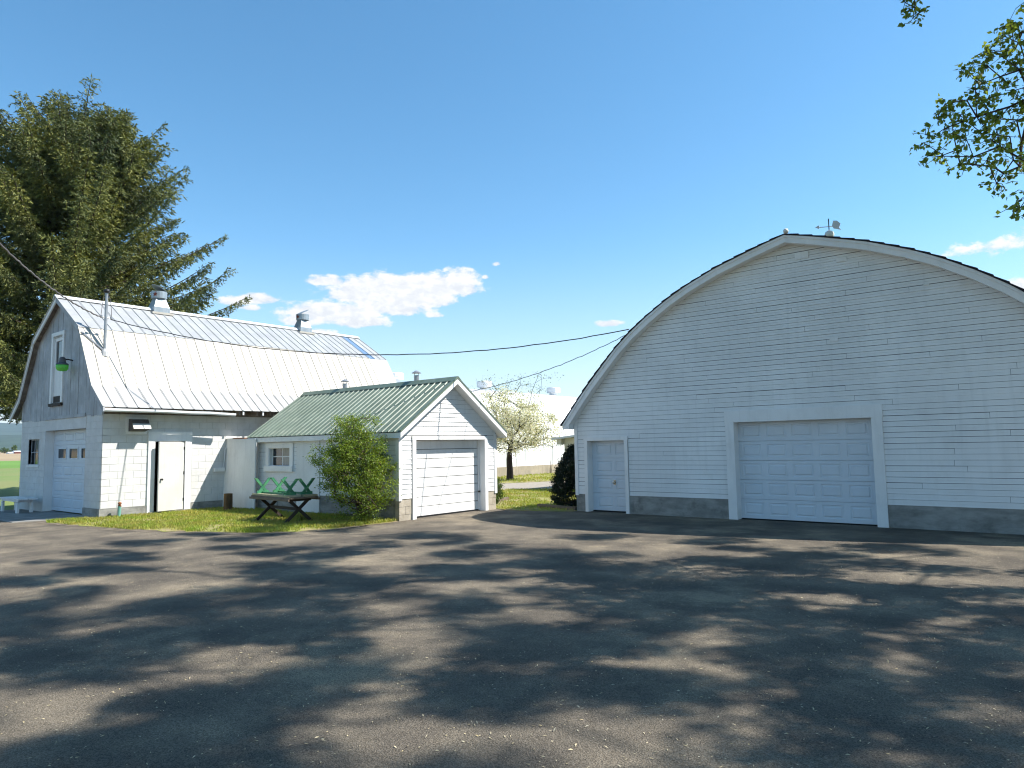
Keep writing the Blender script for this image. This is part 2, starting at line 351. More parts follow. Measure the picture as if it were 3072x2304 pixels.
def frame_section(name, m, parent, axis, plane, u0, u1, z0, z1, holes, th=.04):   # flat section with rectangular holes
    us = sorted({u0, u1, *[h[0] for h in holes], *[h[1] for h in holes]}); zs = sorted({z0, z1, *[h[2] for h in holes], *[h[3] for h in holes]}); mb = MB()
    for i in range(len(us)-1):
        for j in range(len(zs)-1):
            uc, zc = (us[i]+us[i+1])/2, (zs[j]+zs[j+1])/2
            if any(h[0] < uc < h[1] and h[2] < zc < h[3] for h in holes): continue
            mb.add([wall_pt(axis, plane, us[i], 0, zs[j]), wall_pt(axis, plane, us[i+1], 0, zs[j]), wall_pt(axis, plane, us[i+1], 0, zs[j+1]), wall_pt(axis, plane, us[i], 0, zs[j+1])], [(0, 1, 2, 3)])
    a = wall_pt(axis, plane, u0, -.03, z0); b = wall_pt(axis, plane, u1, -.03-th, z1)
    mb.box(min(a[0], b[0]), max(a[0], b[0]), min(a[1], b[1]), max(a[1], b[1]), z0, z1)
    for (ua, ub) in ((u0, u0), (u1, u1)):
        mb.add([wall_pt(axis, plane, ua, 0, z0), wall_pt(axis, plane, ua, -.03, z0), wall_pt(axis, plane, ua, -.03, z1), wall_pt(axis, plane, ua, 0, z1)], [(0, 1, 2, 3)])
    for zq in (z0, z1):
        mb.add([wall_pt(axis, plane, u0, 0, zq), wall_pt(axis, plane, u1, 0, zq), wall_pt(axis, plane, u1, -.03, zq), wall_pt(axis, plane, u0, -.03, zq)], [(0, 1, 2, 3)])
    return mb.build(name, m, parent)

# ------------------------------------------------------------------ the setting
def sheet(name, m, poly, z, kind='structure', skirt=.0, parent=None):
    poly = [np.array([p[0], p[1], z if len(p) < 3 else p[2]]) for p in poly]; n = len(poly); mb = MB()
    a = sum((poly[i][0]*poly[(i+1) % n][1]-poly[(i+1) % n][0]*poly[i][1]) for i in range(n))
    if a < 0: poly = poly[::-1]
    mb.add(poly, [tuple(range(n))])
    if skirt: mb.add(poly+[p-(0, 0, skirt) for p in poly], [(i, n+i, n+(i+1) % n, (i+1) % n) for i in range(n)])
    return mb.build(name, m, parent, kind=kind)
def wobble(poly, step=.35, amp=.05):
    out = []
    for i in range(len(poly)):
        a, b = np.array(poly[i][:2], float), np.array(poly[(i+1) % len(poly)][:2], float); k = max(1, int(np.linalg.norm(b-a)/step))
        for j in range(k): out.append(a+(b-a)*j/k+rng.normal(0, amp, 2)*(1 if j else .3))
    return out
sheet('ground', 'field', [(-9000, -9000), (9000, -9000), (9000, 9000), (-9000, 9000)], -.03)
sheet('asphalt_yard', 'asphalt', [(-23.2, 8.2), (-21.4, 8.2), (-21.4, 12.1), (-13.4, 16.0), (-13.0, 15.72), (-12.2, 15.9), (-11.4, 16.16), (-11.0, 16.6), (1.2, 16.6), (30, 16.6), (30, -40), (-60, -40), (-60, 2.0), (-40, 4.6), (-29.5, 6.2), (-27.4, 6.6), (-23.2, 6.6)], 0.)
sheet('concrete_apron', 'slab_concrete', [(-27.5, 6.55), (-22.55, 6.35), (-22.4, 8.3), (-26.2, 8.4), (-28.0, 8.3)], .012, skirt=.04)
z0 = lambda *p: [tuple(at(x, y, z=0)[:2]) for x, y in p]
edge = z0((137, 1567), (200, 1574), (290, 1582), (434, 1591), (560, 1597), (687, 1598), (800, 1600), (890, 1595), (1000, 1587), (1090, 1577), (1170, 1568), (1196, 1563))
yard_lawn = wobble(edge, .22, .07)+[(-13.5, 12.0), (-19.7, 12.0), (-21.45, 11.9), (-21.45, 8.2), (-21.9, 7.5)]
lawn1 = sheet('yard_lawn', 'lawn_soil', yard_lawn, .012, skirt=.03)
sheet('soil_edge', 'soil_edge', wobble([(p[0]+.16*(p[0]+18)/6, p[1]-.20) for p in edge], .22, .09)+[(-13.5, 11.7), (-16, 11.0), (-20, 9.0), (-21.4, 8.0)], .006)
road_n = [(-40, 5), (-30, 14), (-24, 18.6), (-18.9, 22.75), (-17.2, 24.3), (-15, 27), (-12, 32), (-9, 40)]
road_f = [(-12, 40), (-15.5, 35), (-21.0, 29.5), (-22.2, 26.7), (-26, 22.4), (-33, 16.5), (-43, 8)]
back_lawn = wobble([(-13.3, 15.82), (-13.0, 15.68), (-12.2, 15.86), (-11.4, 16.12), (-11.06, 16.3), (-11.06, 33), (-12, 32), (-15, 27), (-17.2, 24.2), (-18.9, 22.7), (-20.1, 21.6), (-20.1, 15.82)], .4, .03)
sheet('back_lawn', 'lawn_soil', back_lawn, .02, skirt=.05)
sheet('gravel_road', 'gravel', road_n[2:]+road_f[:5], .008)
far_lawn = wobble([(-15.5, 35.2), (-21.0, 29.6), (-22.2, 26.8), (-24, 24.7), (-26.75, 24.7), (-26.75, 60), (-12, 60)], .6, .08)
sheet('far_lawn', 'lawn_soil', far_lawn, .02, skirt=.04)
# far country: bright green crop, tan rising field, wooded hills
def ring(name, m, a0, a1, prof, seed, kind='structure', rough=.0, n=160):
    g = np.random.default_rng(seed); V = []; F = []; k = len(prof); ph = g.uniform(0, 6.3, 8); fr = g.uniform(3, 40, 8)
    for i in range(n+1):
        a = R(a0+(a1-a0)*i/n); wv = sum(math.sin(fr[j]*a+ph[j])/(1+fr[j]*.15) for j in range(8))*rough
        for (d, h) in prof: V.append((d*math.sin(a), d*math.cos(a), h*(1+wv) if h > 1 else h))
    for i in range(n):
        for j in range(k-1): F.append((i*k+j, (i+1)*k+j, (i+1)*k+j+1, i*k+j+1))
    return link(name, mesh_np(name, V, F, m), kind=kind, smooth=True)
ring('crop_field', 'field_green', -140, -20, [(120, -.02), (121, 0.), (262, .0)], 1)
ring('tan_field', 'field_tan', -150, 60, [(262, -.05), (500, 2.2), (1500, 8.), (1900, 5.)], 2)
ring('near_hill', 'forest_hill', -160, 70, [(1900, 3.), (2300, 40), (2700, 62), (3200, 30)], 3, rough=.10)
ring('far_hill', 'forest_hill', -170, 80, [(3300, 5.), (4300, 120), (5000, 200), (6200, 60)], 4, rough=.06)

# ------------------------------------------------------------------ the big round-roofed barn (right)
BY = 16.47; BC = -4.97; BH = 6.08; B_END = 33.
half = [(0, 6.575), (.48, 6.45), (.96, 6.31), (1.7, 6.08), (2.46, 5.77), (3.0, 5.50), (3.62, 5.12), (4.15, 4.74), (4.58, 4.37), (4.95, 3.99), (5.4, 3.52), (5.8, 3.06), (6.1, 2.69), (6.34, 2.40)]
HX = np.array([p[0] for p in half]); HZ = np.array([p[1] for p in half])
def off_profile(d):                                      # half profile moved inward (down) by d
    P = np.array(half); T = np.gradient(P, axis=0); T /= np.linalg.norm(T, axis=1)[:, None]; Nn = np.stack([T[:, 1], -T[:, 0]], 1)
    Nn[0] = (0, -1)
    return P+Nn*d
def prof_dx(P, z): return float(np.interp(-z, -P[:, 1], P[:, 0]))
barn = thing('round_roof_barn', 'large white clapboard barn with curved dark roof and shaded gable front', 'barn', (BC, BY, 0))
PIN = off_profile(.10)
uR = lambda z: BC+min(BH, prof_dx(PIN, z)); uL = lambda z: BC-min(BH, prof_dx(PIN, z))
lap_wall(barn, 0, BY, .475, 6.44, uL, uR, [(-10.75, -9.36, -1, 2.02), (-6.67, -3.24, -1, 2.58)], .1165, 'white_siding', joints=(2.5, 5.5))
for (a, b) in ((BC-BH, -10.74), (-9.37, -6.66), (-3.25, BC+BH)):
    mb = MB(); n = max(1, int((b-a)/.5)); mb.box(a, b, BY-.004, BY+.2, -.05, .474); mb.build('foundation', 'concrete', barn)
for x in (BC-BH-.012, BC+BH-.088): box('corner_board', 'white_trim', barn, x, x+.1, BY-.034, BY+.1, .44, 2.62)
for xw in (BC-BH, BC+BH-.15): box('side_wall', 'white_siding', barn, xw, xw+.15, BY+.11, B_END, 0, 2.6)
Pq = off_profile(.14); MB().prism([(BC+s*x, B_END, z) for s, pts in ((-1, Pq[::-1]), (1, Pq[1:])) for x, z in pts]+[(BC+6.1, B_END, 0), (BC-6.1, B_END, 0)], (0, .12, 0)).build('rear_wall', 'white_siding', barn)
# roof shell of overlapping shingle courses
arc = [np.array(p) for p in half]
def walk(step):
    pts = [arc[0]]; rest = step
    for a, b in zip(arc[:-1], arc[1:]):
        L = np.linalg.norm(b-a); t = rest
        while t <= L: pts.append(a+(b-a)*t/L); t += step
        rest = t-L
    pts.append(arc[-1]); return pts
crs = walk(.3)
for s in (-1, 1):
    for i in range(len(crs)-1):
        a, b = crs[i], crs[i+1]; t = (b-a)/np.linalg.norm(b-a); nrm = np.array([-t[1], t[0]]); nrm *= np.sign(nrm[1] if abs(nrm[1]) > .2 else nrm[0])
        b2 = b+t*.03; y0 = BY-.30+rng.uniform(-.012, .012)
        pa, pb, pc, pd = a-nrm*.012, b2-nrm*.012, b2+nrm*.034, a+nrm*.012
        MB().prism([(BC+s*q[0], y0, q[1]) for q in (pa, pb, pc, pd)], (0, B_END+.3-y0, 0)).build('shingle_course', 'dark_shingle', barn)
def band(name, m, d0, d1, y0, y1, parent=barn, skip=0):
    A, B = off_profile(d0), off_profile(d1); out = []
    for s in (-1, 1):
        mb = MB()
        for i in range(len(A)-1):
            mb.prism([(BC+s*p[0], y0, p[1]) for p in (A[i], A[i+1], B[i+1], B[i])], (0, y1-y0, 0))
        out.append(mb.build(name, m, parent))
    return out
band('roof_deck', 'brown_boards', .014, .05, BY-.24, B_END+.2)
band('rake_moulding', 'white_trim', .014, .068, BY-.285, BY-.255)
band('rake_board', 'white_trim', .066, .185, BY-.268, BY-.236)
band('soffit', 'white_trim', .162, .178, BY-.237, BY-.004)
MB().box(BC-6.32, BC-BH-.02, BY-.262, BY+.4, 2.28, 2.42).build('eave_return', 'white_trim', barn)
# doors of the barn
def jambs(parent, m, axis, plane, u0, u1, z1, tw, th, depth, zb=0., head=None):
    head = head or tw
    for n, a, b, c, d in (('door_trim', u0-tw, u0, zb, z1), ('door_trim', u1, u1+tw, zb, z1), ('door_trim', u0-tw-.012, u1+tw+.012, z1, z1+head)):
        p = wall_pt(axis, plane, a, th+(.004 if c == z1 else 0), c); q = wall_pt(axis, plane, b, -.02, d)
        box(n, m, parent, min(p[0], q[0]), max(p[0], q[0]), min(p[1], q[1]), max(p[1], q[1]), c, d)
    for n, a, b, c, d in (('door_reveal', u0-.03, u0+.002, zb, z1), ('door_reveal', u1-.002, u1+.03, zb, z1), ('door_reveal', u0, u1, z1-.002, z1+.03)):
        p = wall_pt(axis, plane, a, -.021, c); q = wall_pt(axis, plane, b, -depth-.06, d)
        box(n, m, parent, min(p[0], q[0]), max(p[0], q[0]), min(p[1], q[1]), max(p[1], q[1]), c, d)
jambs(barn, 'white_trim', 0, BY, -6.45, -3.44, 2.31, .21, .045, .22, head=.28)
jambs(barn, 'white_trim', 0, BY, -10.64, -9.47, 1.94, .10, .04, .22, head=.11)
def sectional(parent, axis, plane, u0, u1, zs, cols, dz, m='white_door_shaded', nm='door_section', label=None):
    for i in range(len(zs)-1):
        a, b = zs[i]+.003, zs[i+1]-.003; holes = [(c0, c1, a+dz[0], b-dz[1]) for c0, c1 in cols]
        sec = frame_section(nm, m, parent, axis, plane, u0, u1, a, b, holes)
        for h in holes: raised_panel('panel', m, sec, axis, plane, *h)
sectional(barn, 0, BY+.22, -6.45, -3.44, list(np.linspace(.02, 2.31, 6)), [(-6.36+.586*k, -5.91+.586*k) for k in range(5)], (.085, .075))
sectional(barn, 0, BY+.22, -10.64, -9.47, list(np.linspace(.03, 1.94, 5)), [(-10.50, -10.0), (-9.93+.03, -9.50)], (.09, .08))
kb = MB().box(-9.965, -9.905, BY+.205, BY+.219, .74, .86).build('knob_plate', 'brass', barn); MB().lathe((0, 0, 0), [(.012, 0), (.012, .03), (.03, .035), (.03, .06), (.01, .068)], 12).build('knob', 'brass', kb, local=True)
kn = kb.children[0]; kn.rotation_euler = (R(90), 0, 0); kn.location = tuple(np.array((-9.935, BY+.206, .80))-org(barn))
box('threshold', 'dark_inside', barn, -6.45, -3.44, BY+.19, BY+.26, -.01, .018); box('threshold', 'dark_inside', barn, -10.64, -9.47, BY+.19, BY+.26, -.01, .028)
for (x, z, w_, h_) in ((-4.93+.1, 6.0, .3, .16), (-3.95, 5.78, .22, .10), (-4.18, 4.02, .17, .11), (-2.9+.6, 5.0, .1, .02)):   # tin patches nailed on the boards
    box('tin_patch', 'white_trim', barn, x, x+w_, BY-.030, BY-.018, z, z+h_)
rod = MB().lathe((BC, BY-.12, 6.58), [(.012, 0), (.012, .05), (.05, .06), (.062, .11), (.045, .155), (.01, .17)], 14).build('lightning_ball', 'globe_white', barn, smooth=True)
vx, vy, vz = BC, 21.6, 6.56
vp = at(2489, 705, y=BY+4.2)
vane = thing('weathervane', 'small white weathervane with glass ball on dark barn ridge', 'weathervane', (BC, 20.15, 6.50))
vl = np.array([BC, 20.15, 7.12])
MB().tube([vl-(0, 0, .62), vl+(0, 0, .80)], .014, 6).build('rod', 'black_metal', vane)
MB().lathe(vl+(0, 0, .22), [(.02, 0), (.10, .05), (.13, .13), (.10, .21), (.02, .26)], 14).build('glass_ball', 'globe_white', vane, smooth=True)
MB().tube([vl+(-.26, 0, .61), vl+(.24, 0, .55)], .012, 6).build('arrow_shaft', 'vane_white', vane)
MB().prism([vl+(-.36, -.008, .63), vl+(-.25, -.008, .67), vl+(-.25, -.008, .56)], (0, .016, 0)).build('arrow_head', 'vane_white', vane)
MB().prism([vl+q for q in ((.08, -.01, .58), (.12, -.01, .72), (.22, -.01, .70), (.30, -.01, .60), (.26, -.01, .50), (.31, -.01, .42), (.18, -.01, .48), (.12, -.01, .5))], (0, .02, 0)).build('arrow_tail', 'vane_white', vane)

# ------------------------------------------------------------------ the small garage
GX = -13.45; G0 = 12.04; G1 = 15.81; GM = 13.93; GB = -19.95
gar = thing('garage', 'small white clapboard garage with green ribbed metal roof', 'garage', ((GX+GB)/2, GM, 0))
gz = lambda y: 3.69-abs(y-GM)*.712                        # roof underside line
guL = lambda z: max(G0, GM-(3.60-z)/.712); guR = lambda z: min(G1, GM+(3.60-z)/.712)
lap_wall(gar, 1, GX, .545, 3.56, guL, guR, [(12.46, 15.45, -1, 2.13)], .124, 'white_siding', joints=(2.5, 4), gap=.005)
lap_wall(gar, 0, G0, .545, 2.16, lambda z: GB, lambda z: GX, [(-19.47, -18.03, 1.24, 2.05), (-17.84, -16.75, -1, 3)], .124, 'white_siding', joints=(2.5, 4), gap=.005)
box('corner_board', 'white_trim', gar, GX-.09, GX+.032, G0-.034, G0+.07, .50, 2.2); box('corner_board', 'white_trim', gar, GX-.05, GX+.030, G1-.08, G1+.03, .47, 2.2)
box('corner_board', 'white_trim', gar, GB-.03, GB+.06, G0-.03, G0+.05, .50, 2.2)
MB().box(GB, GB+.12, G0+.11, G1, 0, 2.2).box(GB+.12, GX-.11, G1-.12, G1, 0, 2.2).prism([(GB, G0+.1, 2.2), (GB, G1, 2.2), (GB, GM, 3.6)], (.1, 0, 0)).build('rear_wall', 'white_siding', gar)
def block_row(parent, m, axis, plane, u0, u1, z0, z1, L, n):
    H = (z1-z0)/n
    for k in range(n):
        u = u0; nx = u0+L*(.5 if k % 2 else 1)
        while u < u1-.02:
            v = min(nx, u1); v = u1 if u1-v < .06 else v
            p = wall_pt(axis, plane, u+.004, rng.normal(0, .003), z0+k*H+.003); q = wall_pt(axis, plane, v-.004, -.15, z0+(k+1)*H-.003)
            box('foundation_block', m, parent, min(p[0], q[0]), max(p[0], q[0]), min(p[1], q[1]), max(p[1], q[1]), z0+k*H+.003, z0+(k+1)*H-.003); u = v; nx = v+L
block_row(gar, 'tan_block', 1, GX, G0, 12.48, -.05, .544, .44, 3); block_row(gar, 'tan_block', 1, GX, 15.44, G1, -.05, .544, .44, 3)
block_row(gar, 'concrete', 0, G0, GB, GX-.155, -.05, .544, .44, 3)
box('foundation_core', 'dark_inside', gar, GB+.1, GX-.2, G0+.14, G0+.2, -.05, .54)
jambs(gar, 'white_trim', 1, GX, 12.60, 15.30, 2.04, .125, .04, .25, zb=.0, head=.10)
ds = list(np.linspace(.03, 2.04, 9))
for i in range(8):
    x0_ = GX-.22+rng.normal(0, .002); MB().add([(x0_-.03, 12.6, ds[i]+.004), (x0_-.03, 15.3, ds[i]+.004), (x0_-.03, 15.3, ds[i+1]-.004), (x0_-.03, 12.6, ds[i+1]-.004), (x0_, 12.6, ds[i]+.012), (x0_, 15.3, ds[i]+.012), (x0_, 15.3, ds[i+1]-.012), (x0_, 12.6, ds[i+1]-.012)], [(0, 3, 2, 1), (4, 5, 6, 7), (0, 1, 5, 4), (1, 2, 6, 5), (2, 3, 7, 6), (3, 0, 4, 7)]).build('door_section', 'white_trim', gar)
box('door_backing', 'dark_inside', gar, GX-.30, GX-.255, 12.55, 15.35, .0, 2.06)
box('door_stop', 'white_trim', gar, GX-.215, GX-.17, 15.255, 15.299, .02, 2.03)
box('latch', 'black_metal', gar, GX-.17, GX-.14, 15.22, 15.27, .52, .57)
box('door_sweep', 'wire_black', gar, GX-.24, GX-.19, 12.62, 15.28, .0, .028)
# side window with curtain and two by two panes
gw = MB()
for a, b, c, d in ((-19.47, -19.30, 1.23, 2.05), (-18.20, -18.03, 1.23, 2.05), (-19.30, -18.20, 1.90, 2.05)): gw.box(a, b, G0-.045, G0+.02, c, d)
win = gw.build('window', 'white_trim', gar)
box('sill', 'white_trim', win, -19.50, -18.0, G0-.09, G0-.001, 1.20, 1.36)
MB().box(-19.31, -19.28, G0-.02, G0+.12, 1.36, 1.9).box(-18.22, -18.19, G0-.02, G0+.12, 1.36, 1.9).box(-19.3, -18.2, G0-.02, G0+.12, 1.345, 1.375).box(-19.3, -18.2, G0-.02, G0+.12, 1.885, 1.915).build('window_lining', 'white_trim', win)
for i in range(2):
    for j in range(2):
        a, c = -19.28+.54*i, 1.38+.255*j
        box('pane', 'glass', win, a+.02, a+.52, G0+.088, G0+.092, c+.012, c+.243)
MB().box(-18.755, -18.73, G0+.075, G0+.10, 1.375, 1.89).box(-19.28, -18.2, G0+.076, G0+.099, 1.625, 1.65).box(-19.28, -19.25, G0+.077, G0+.1, 1.375, 1.885).box(-18.23, -18.2, G0+.077, G0+.1, 1.375, 1.885).build('muntins', 'white_trim', win)
cur = MB(); xs = np.linspace(-18.74, -18.22, 22)
for i in range(21): cur.add([(xs[i], G0+.082+.004*math.sin(i*1.3), 1.385), (xs[i+1], G0+.082+.004*math.sin((i+1)*1.3), 1.385), (xs[i+1]+.02*0, G0+.082+.004*math.sin((i+1)*1.3), 1.88), (xs[i], G0+.082+.004*math.sin(i*1.3), 1.88)], [(0, 1, 2, 3)])
cur.build('curtain', 'curtain', win)
box('window_backing', 'dark_inside', win, -19.32, -18.18, G0+.13, G0+.15, 1.34, 1.92)
box('plywood_panel', 'white_ply', gar, -17.84, -16.75, G0-.035, G0+.01, .05, 2.12)
# roof: green ribbed sheets
ZE, YE = 2.235, 11.84; ZR = 3.72; sl_ = (ZR-ZE)/(GM-YE); GR0, GR1 = -20.27, -13.17; NP = 30; gp = (GR1-GR0)/NP
L_ = math.hypot(GM-YE, ZR-ZE); ty, tz = (GM-YE)/L_, (ZR-ZE)/L_; ny, nz_ = -tz, ty
def rib_sheet(wid, p0, t, n, L, prof, ext, m, name):     # local mesh: u along x, length along t, relief along n
    mb = MB(); k = len(prof)
    A = [np.array(p0)+np.array((u*wid, 0, 0))+np.array(n)*h for u, h in prof]; B = [a+np.array(t)*L for a in A]
    C_ = [a-np.array(n)*.004-np.array(n)*0 for a in A]; D = [b-np.array(n)*.004 for b in B]
    mb.add(A+B, [(i, i+1, k+i+1, k+i) for i in range(k-1)]); mb.add(C_+D, [(i+1, i, k+i, k+i+1) for i in range(k-1)])
    mb.add(A+C_, [(i+1, i, k+i, k+i+1) for i in range(k-1)])
    me = bpy.data.meshes.new(name); me.from_pydata([tuple(map(float, p)) for p in mb.v], [], mb.f); me.update(); me.materials.append(MATS[m]); return me
prof = [(0, .024), (.06, .024), (.12, 0), (.40, .0), (.44, .005), (.48, 0), (.60, 0), (.64, .005), (.68, 0), (.88, 0), (.94, .024), (1.0, .024)]
me_f = rib_sheet(gp, (0, 0, 0), (0, ty, tz), (0, ny, nz_), L_, prof, 0, 'metal_green', 'roof_sheet')
me_b = rib_sheet(gp, (0, 0, 0), (0, -ty, tz), (0, -ny, nz_), L_, prof, 0, 'metal_green', 'roof_sheet')
off = org(gar)
for i in range(NP):
    link('roof_sheet', me_f, gar, tuple(np.array((GR0+i*gp, YE, ZE+.008))-off)); link('roof_sheet', me_b, gar, tuple(np.array((GR0+i*gp, 2*GM-YE, ZE+.008))-off))
MB().prism([(GR0+.02, YE+.03, ZE-.02), (GR0+.02, GM, ZR-.035), (GR0+.02, 2*GM-YE-.03, ZE-.02), (GR0+.02, 2*GM-YE-.03, ZE-.035), (GR0+.02, GM, ZR-.06), (GR0+.02, YE+.03, ZE-.035)], (GR1-GR0-.04, 0, 0)).build('roof_deck', 'dark_inside', gar)
for s, nm in ((1, 'ridge_cap'),):
    cp = []
    for sy in (-1, 1): cp.append([(0, GM+sy*.02, ZR+.052), (0, GM+sy*.16, ZR+.05-.16*sl_+.012), (0, GM+sy*.165, ZR+.045-.165*sl_), (0, GM+sy*.02, ZR+.046)])
    mb = MB(); xa, xb = GR0-.02, GR1+.02
    mb.prism([(xa, GM-.165, ZR+.040-.165*sl_), (xa, GM-.02, ZR+.052), (xa, GM+.02, ZR+.052), (xa, GM+.165, ZR+.040-.165*sl_), (xa, GM+.165, ZR+.032-.165*sl_), (xa, GM, ZR+.040), (xa, GM-.165, ZR+.032-.165*sl_)], (xb-xa, 0, 0)); mb.build('ridge_cap', 'metal_green', gar)
MB().prism([(GR1-.01, GM-.1, ZR-.03), (GR1-.01, GM, ZR+.035), (GR1-.01, GM+.1, ZR-.03)], (.02, 0, 0)).build('ridge_end', 'metal_green_dark', gar)
for sy in (-1, 1):                                        # rake flashing, rake board, soffit
    y_e, y_r = (YE, GM) if sy < 0 else (2*GM-YE, GM)
    MB().hexa([(GR1-.09, y_e, ZE+.034), (GR1+.016, y_e, ZE+.034), (GR1+.016, y_r, ZR+.034), (GR1-.09, y_r, ZR+.034)], [(GR1-.09, y_e, ZE+.042), (GR1+.016, y_e, ZE+.042), (GR1+.016, y_r, ZR+.042), (GR1-.09, y_r, ZR+.042)]).build('rake_flashing', 'metal_green', gar)
    MB().hexa([(GR1+.008, y_e, ZE-.012), (GR1+.016, y_e, ZE-.012), (GR1+.016, y_r, ZR-.012), (GR1+.008, y_r, ZR-.012)], [(GR1+.008, y_e, ZE+.04), (GR1+.016, y_e, ZE+.04), (GR1+.016, y_r, ZR+.04), (GR1+.008, y_r, ZR+.04)]).build('rake_flashing', 'metal_green', gar)
    MB().hexa([(GR1-.03, y_e, ZE-.15), (GR1+.006, y_e, ZE-.15), (GR1+.006, y_r, ZR-.155), (GR1-.03, y_r, ZR-.155)], [(GR1-.03, y_e, ZE-.004), (GR1+.006, y_e, ZE-.004), (GR1+.006, y_r, ZR-.004), (GR1-.03, y_r, ZR-.004)]).build('rake_board', 'white_trim', gar)
    MB().hexa([(GX+.001, y_e, ZE-.15), (GR1-.031, y_e, ZE-.15), (GR1-.031, y_r, ZR-.155), (GX+.001, y_r, ZR-.155)], [(GX+.001, y_e, ZE-.14), (GR1-.031, y_e, ZE-.14), (GR1-.031, y_r, ZR-.145), (GX+.001, y_r, ZR-.145)]).build('soffit', 'white_trim', gar)
for y_, d in ((YE+.02, 1), (2*GM-YE-.045, 1)): box('fascia', 'white_trim', gar, GR0+.02, GR1-.032, y_, y_+.025, ZE-.15, ZE-.012)
box('eave_soffit', 'white_trim', gar, GR0+.02, GX+.03, YE+.046, G0+.0, ZE-.135, ZE-.12)
for i in range(int((GR1-GR0)/.24)): pass
for (x, h) in ((-18.26, .27), (-14.93, .28)):
    c = (x, GM+.12, ZR-.12)
    v = MB().lathe(c, [(.075, 0), (.075, h+.06)], 14).build('flue', 'galv_pipe', gar, smooth=False)
    MB().lathe(c, [(.14, h+.12), (.142, h+.13), (.03, h+.20), (.01, h+.20)], 14).build('flue_cap', 'galv_pipe', v)
    MB().tube([np.array(c)+(.07, 0, h+.05), np.array(c)+(.1, 0, h+.13)], .008, 5).tube([np.array(c)+(-.07, 0, h+.05), np.array(c)+(-.1, 0, h+.13)], .008, 5).build('cap_bracket', 'galv_pipe', v)
# plain white wall that closes the gap between garage and block barn
lw = thing('gap_wall', 'plain white plywood wall closing the gap between garage and block barn', 'wall', (-20.6, 11.8, 0))
MB().hexa([(-21.52, 11.70, .0), (-19.72, 11.79, .0), (-19.72, 11.83, .0), (-21.52, 11.75, .0)], [(-21.40, 11.80, 2.22), (-19.72, 11.80, 2.20), (-19.72, 11.84, 2.20), (-21.40, 11.85, 2.22)]).build('plywood_sheet', 'white_ply', lw)
box('top_strip', 'rusty_tap', lw, -21.05, -20.35, 11.79, 11.95, 2.212, 2.245)
box('top_cap', 'white_trim', lw, -21.42, -21.0, 11.78, 12.0, 2.222, 2.238)

# ------------------------------------------------------------------ the left block barn with gambrel roof
LX = -21.44; LY = 8.10; LC = -24.82; LW = 3.38; LE = 19.55
lb = thing('block_barn', 'white painted block barn with gambrel metal roof', 'barn', (LC, (LY+LE)/2, 0))
gam = [(0, 6.78), (1.95, 5.60), (3.12, 3.74), (3.93, 3.13)]
GHX = [p[0] for p in gam]; GHZ = [p[1] for p in gam]
gtop = lambda x: float(np.interp(abs(x-LC), GHX, GHZ))
ZB, ZT = .275, 2.95
block_wall(lb, 1, LX, LY, 14.2, ZB, ZT, [(9.36, 10.67, -1, 2.42)], ph=.0)
block_wall(lb, 0, LY, LC-LW, -25.92, ZB, ZT, [(-27.47, -26.45, 1.46, 2.33)], ph=.2)
block_wall(lb, 0, LY, -22.62, LX, ZB, ZT, [], ph=.1)
MB().box(LX-.2, LX, 14.2, LE, 0, ZT).box(LC-LW, LC+LW, LE-.2, LE, 0, ZT).box(LC-LW, LC-LW+.2, LY+.15, LE, 0, ZT).build('rear_wall', 'white_block', lb)
MB().prism([(LC-LW, LE-.05, ZT), (LC+LW, LE-.05, ZT), (LC+3.1, LE-.05, 3.7), (LC+1.93, LE-.05, 5.55), (LC, LE-.05, 6.7), (LC-1.93, LE-.05, 5.55), (LC-3.1, LE-.05, 3.7)], (0, .05, 0)).build('rear_gable', 'grey_boards', lb)
box('foundation', 'concrete', lb, LX-.2, LX+.025, LY-.03, 9.36, -.05, ZB-.003); box('foundation', 'concrete', lb, LX-.2, LX+.02, 10.67, 14.2, -.05, ZB-.003)
box('foundation', 'concrete', lb, -22.62, LX-.2, LY-.03, LY+.2, -.05, ZB-.003); box('foundation', 'white_block', lb, LC-LW, -25.92, LY-.015, LY+.2, -.05, ZB-.003)
# eave frieze boards under the metal
y = LY+.02
while y < 14.6:
    wd = rng.uniform(.16, .30); box('frieze_board', 'brown_boards', lb, LX-.06, LX+.006+rng.uniform(-.006, .006), y, y+wd-.006, ZT+.004, 3.33); y += wd
# gable of vertical grey boards
x = LC-LW
wf = (-25.54, -24.48, 3.40, 5.58)
while x < LC+LW-.01:
    wd = min(.205, LC+LW-x); a, b = x+.003, x+wd-.003; o = rng.uniform(.012, .026)
    def vb(zlo, zhiA, zhiB):
        MB().hexa([(a, LY-o, zlo), (b, LY-o, zlo), (b, LY+.02, zlo), (a, LY+.02, zlo)], [(a, LY-o, zhiA), (b, LY-o, zhiB), (b, LY+.02, zhiB), (a, LY+.02, zhiA)]).build('gable_board', 'grey_boards', lb)
    za, zb_ = gtop(a)-.05, gtop(b)-.05; zl = ZT+rng.uniform(-.05, .01)
    if b > wf[0]+.05 and a < wf[1]-.05: vb(zl, wf[2]+.05, wf[2]+.05); vb(wf[3]-.05, za, zb_)
    else: vb(zl, za, zb_)
    x += wd
box('gable_lining', 'dark_inside', lb, LC-1.9, LC+1.9, LY+.25, LY+.27, ZT, 5.5)
gwn = MB()
for a, b, c, d in ((wf[0], wf[0]+.13, wf[2], wf[3]), (wf[1]-.13, wf[1], wf[2], wf[3]), (wf[0]-.02, wf[1]+.02, wf[3], wf[3]+.12)): gwn.box(a, b, LY-.06, LY+.1, c, d)
gwin = gwn.build('loft_window', 'white_trim', lb)
box('sill', 'dark_wood', gwin, wf[0], wf[1], LY-.09, LY+.06, wf[2]-.06, wf[2]+.03)
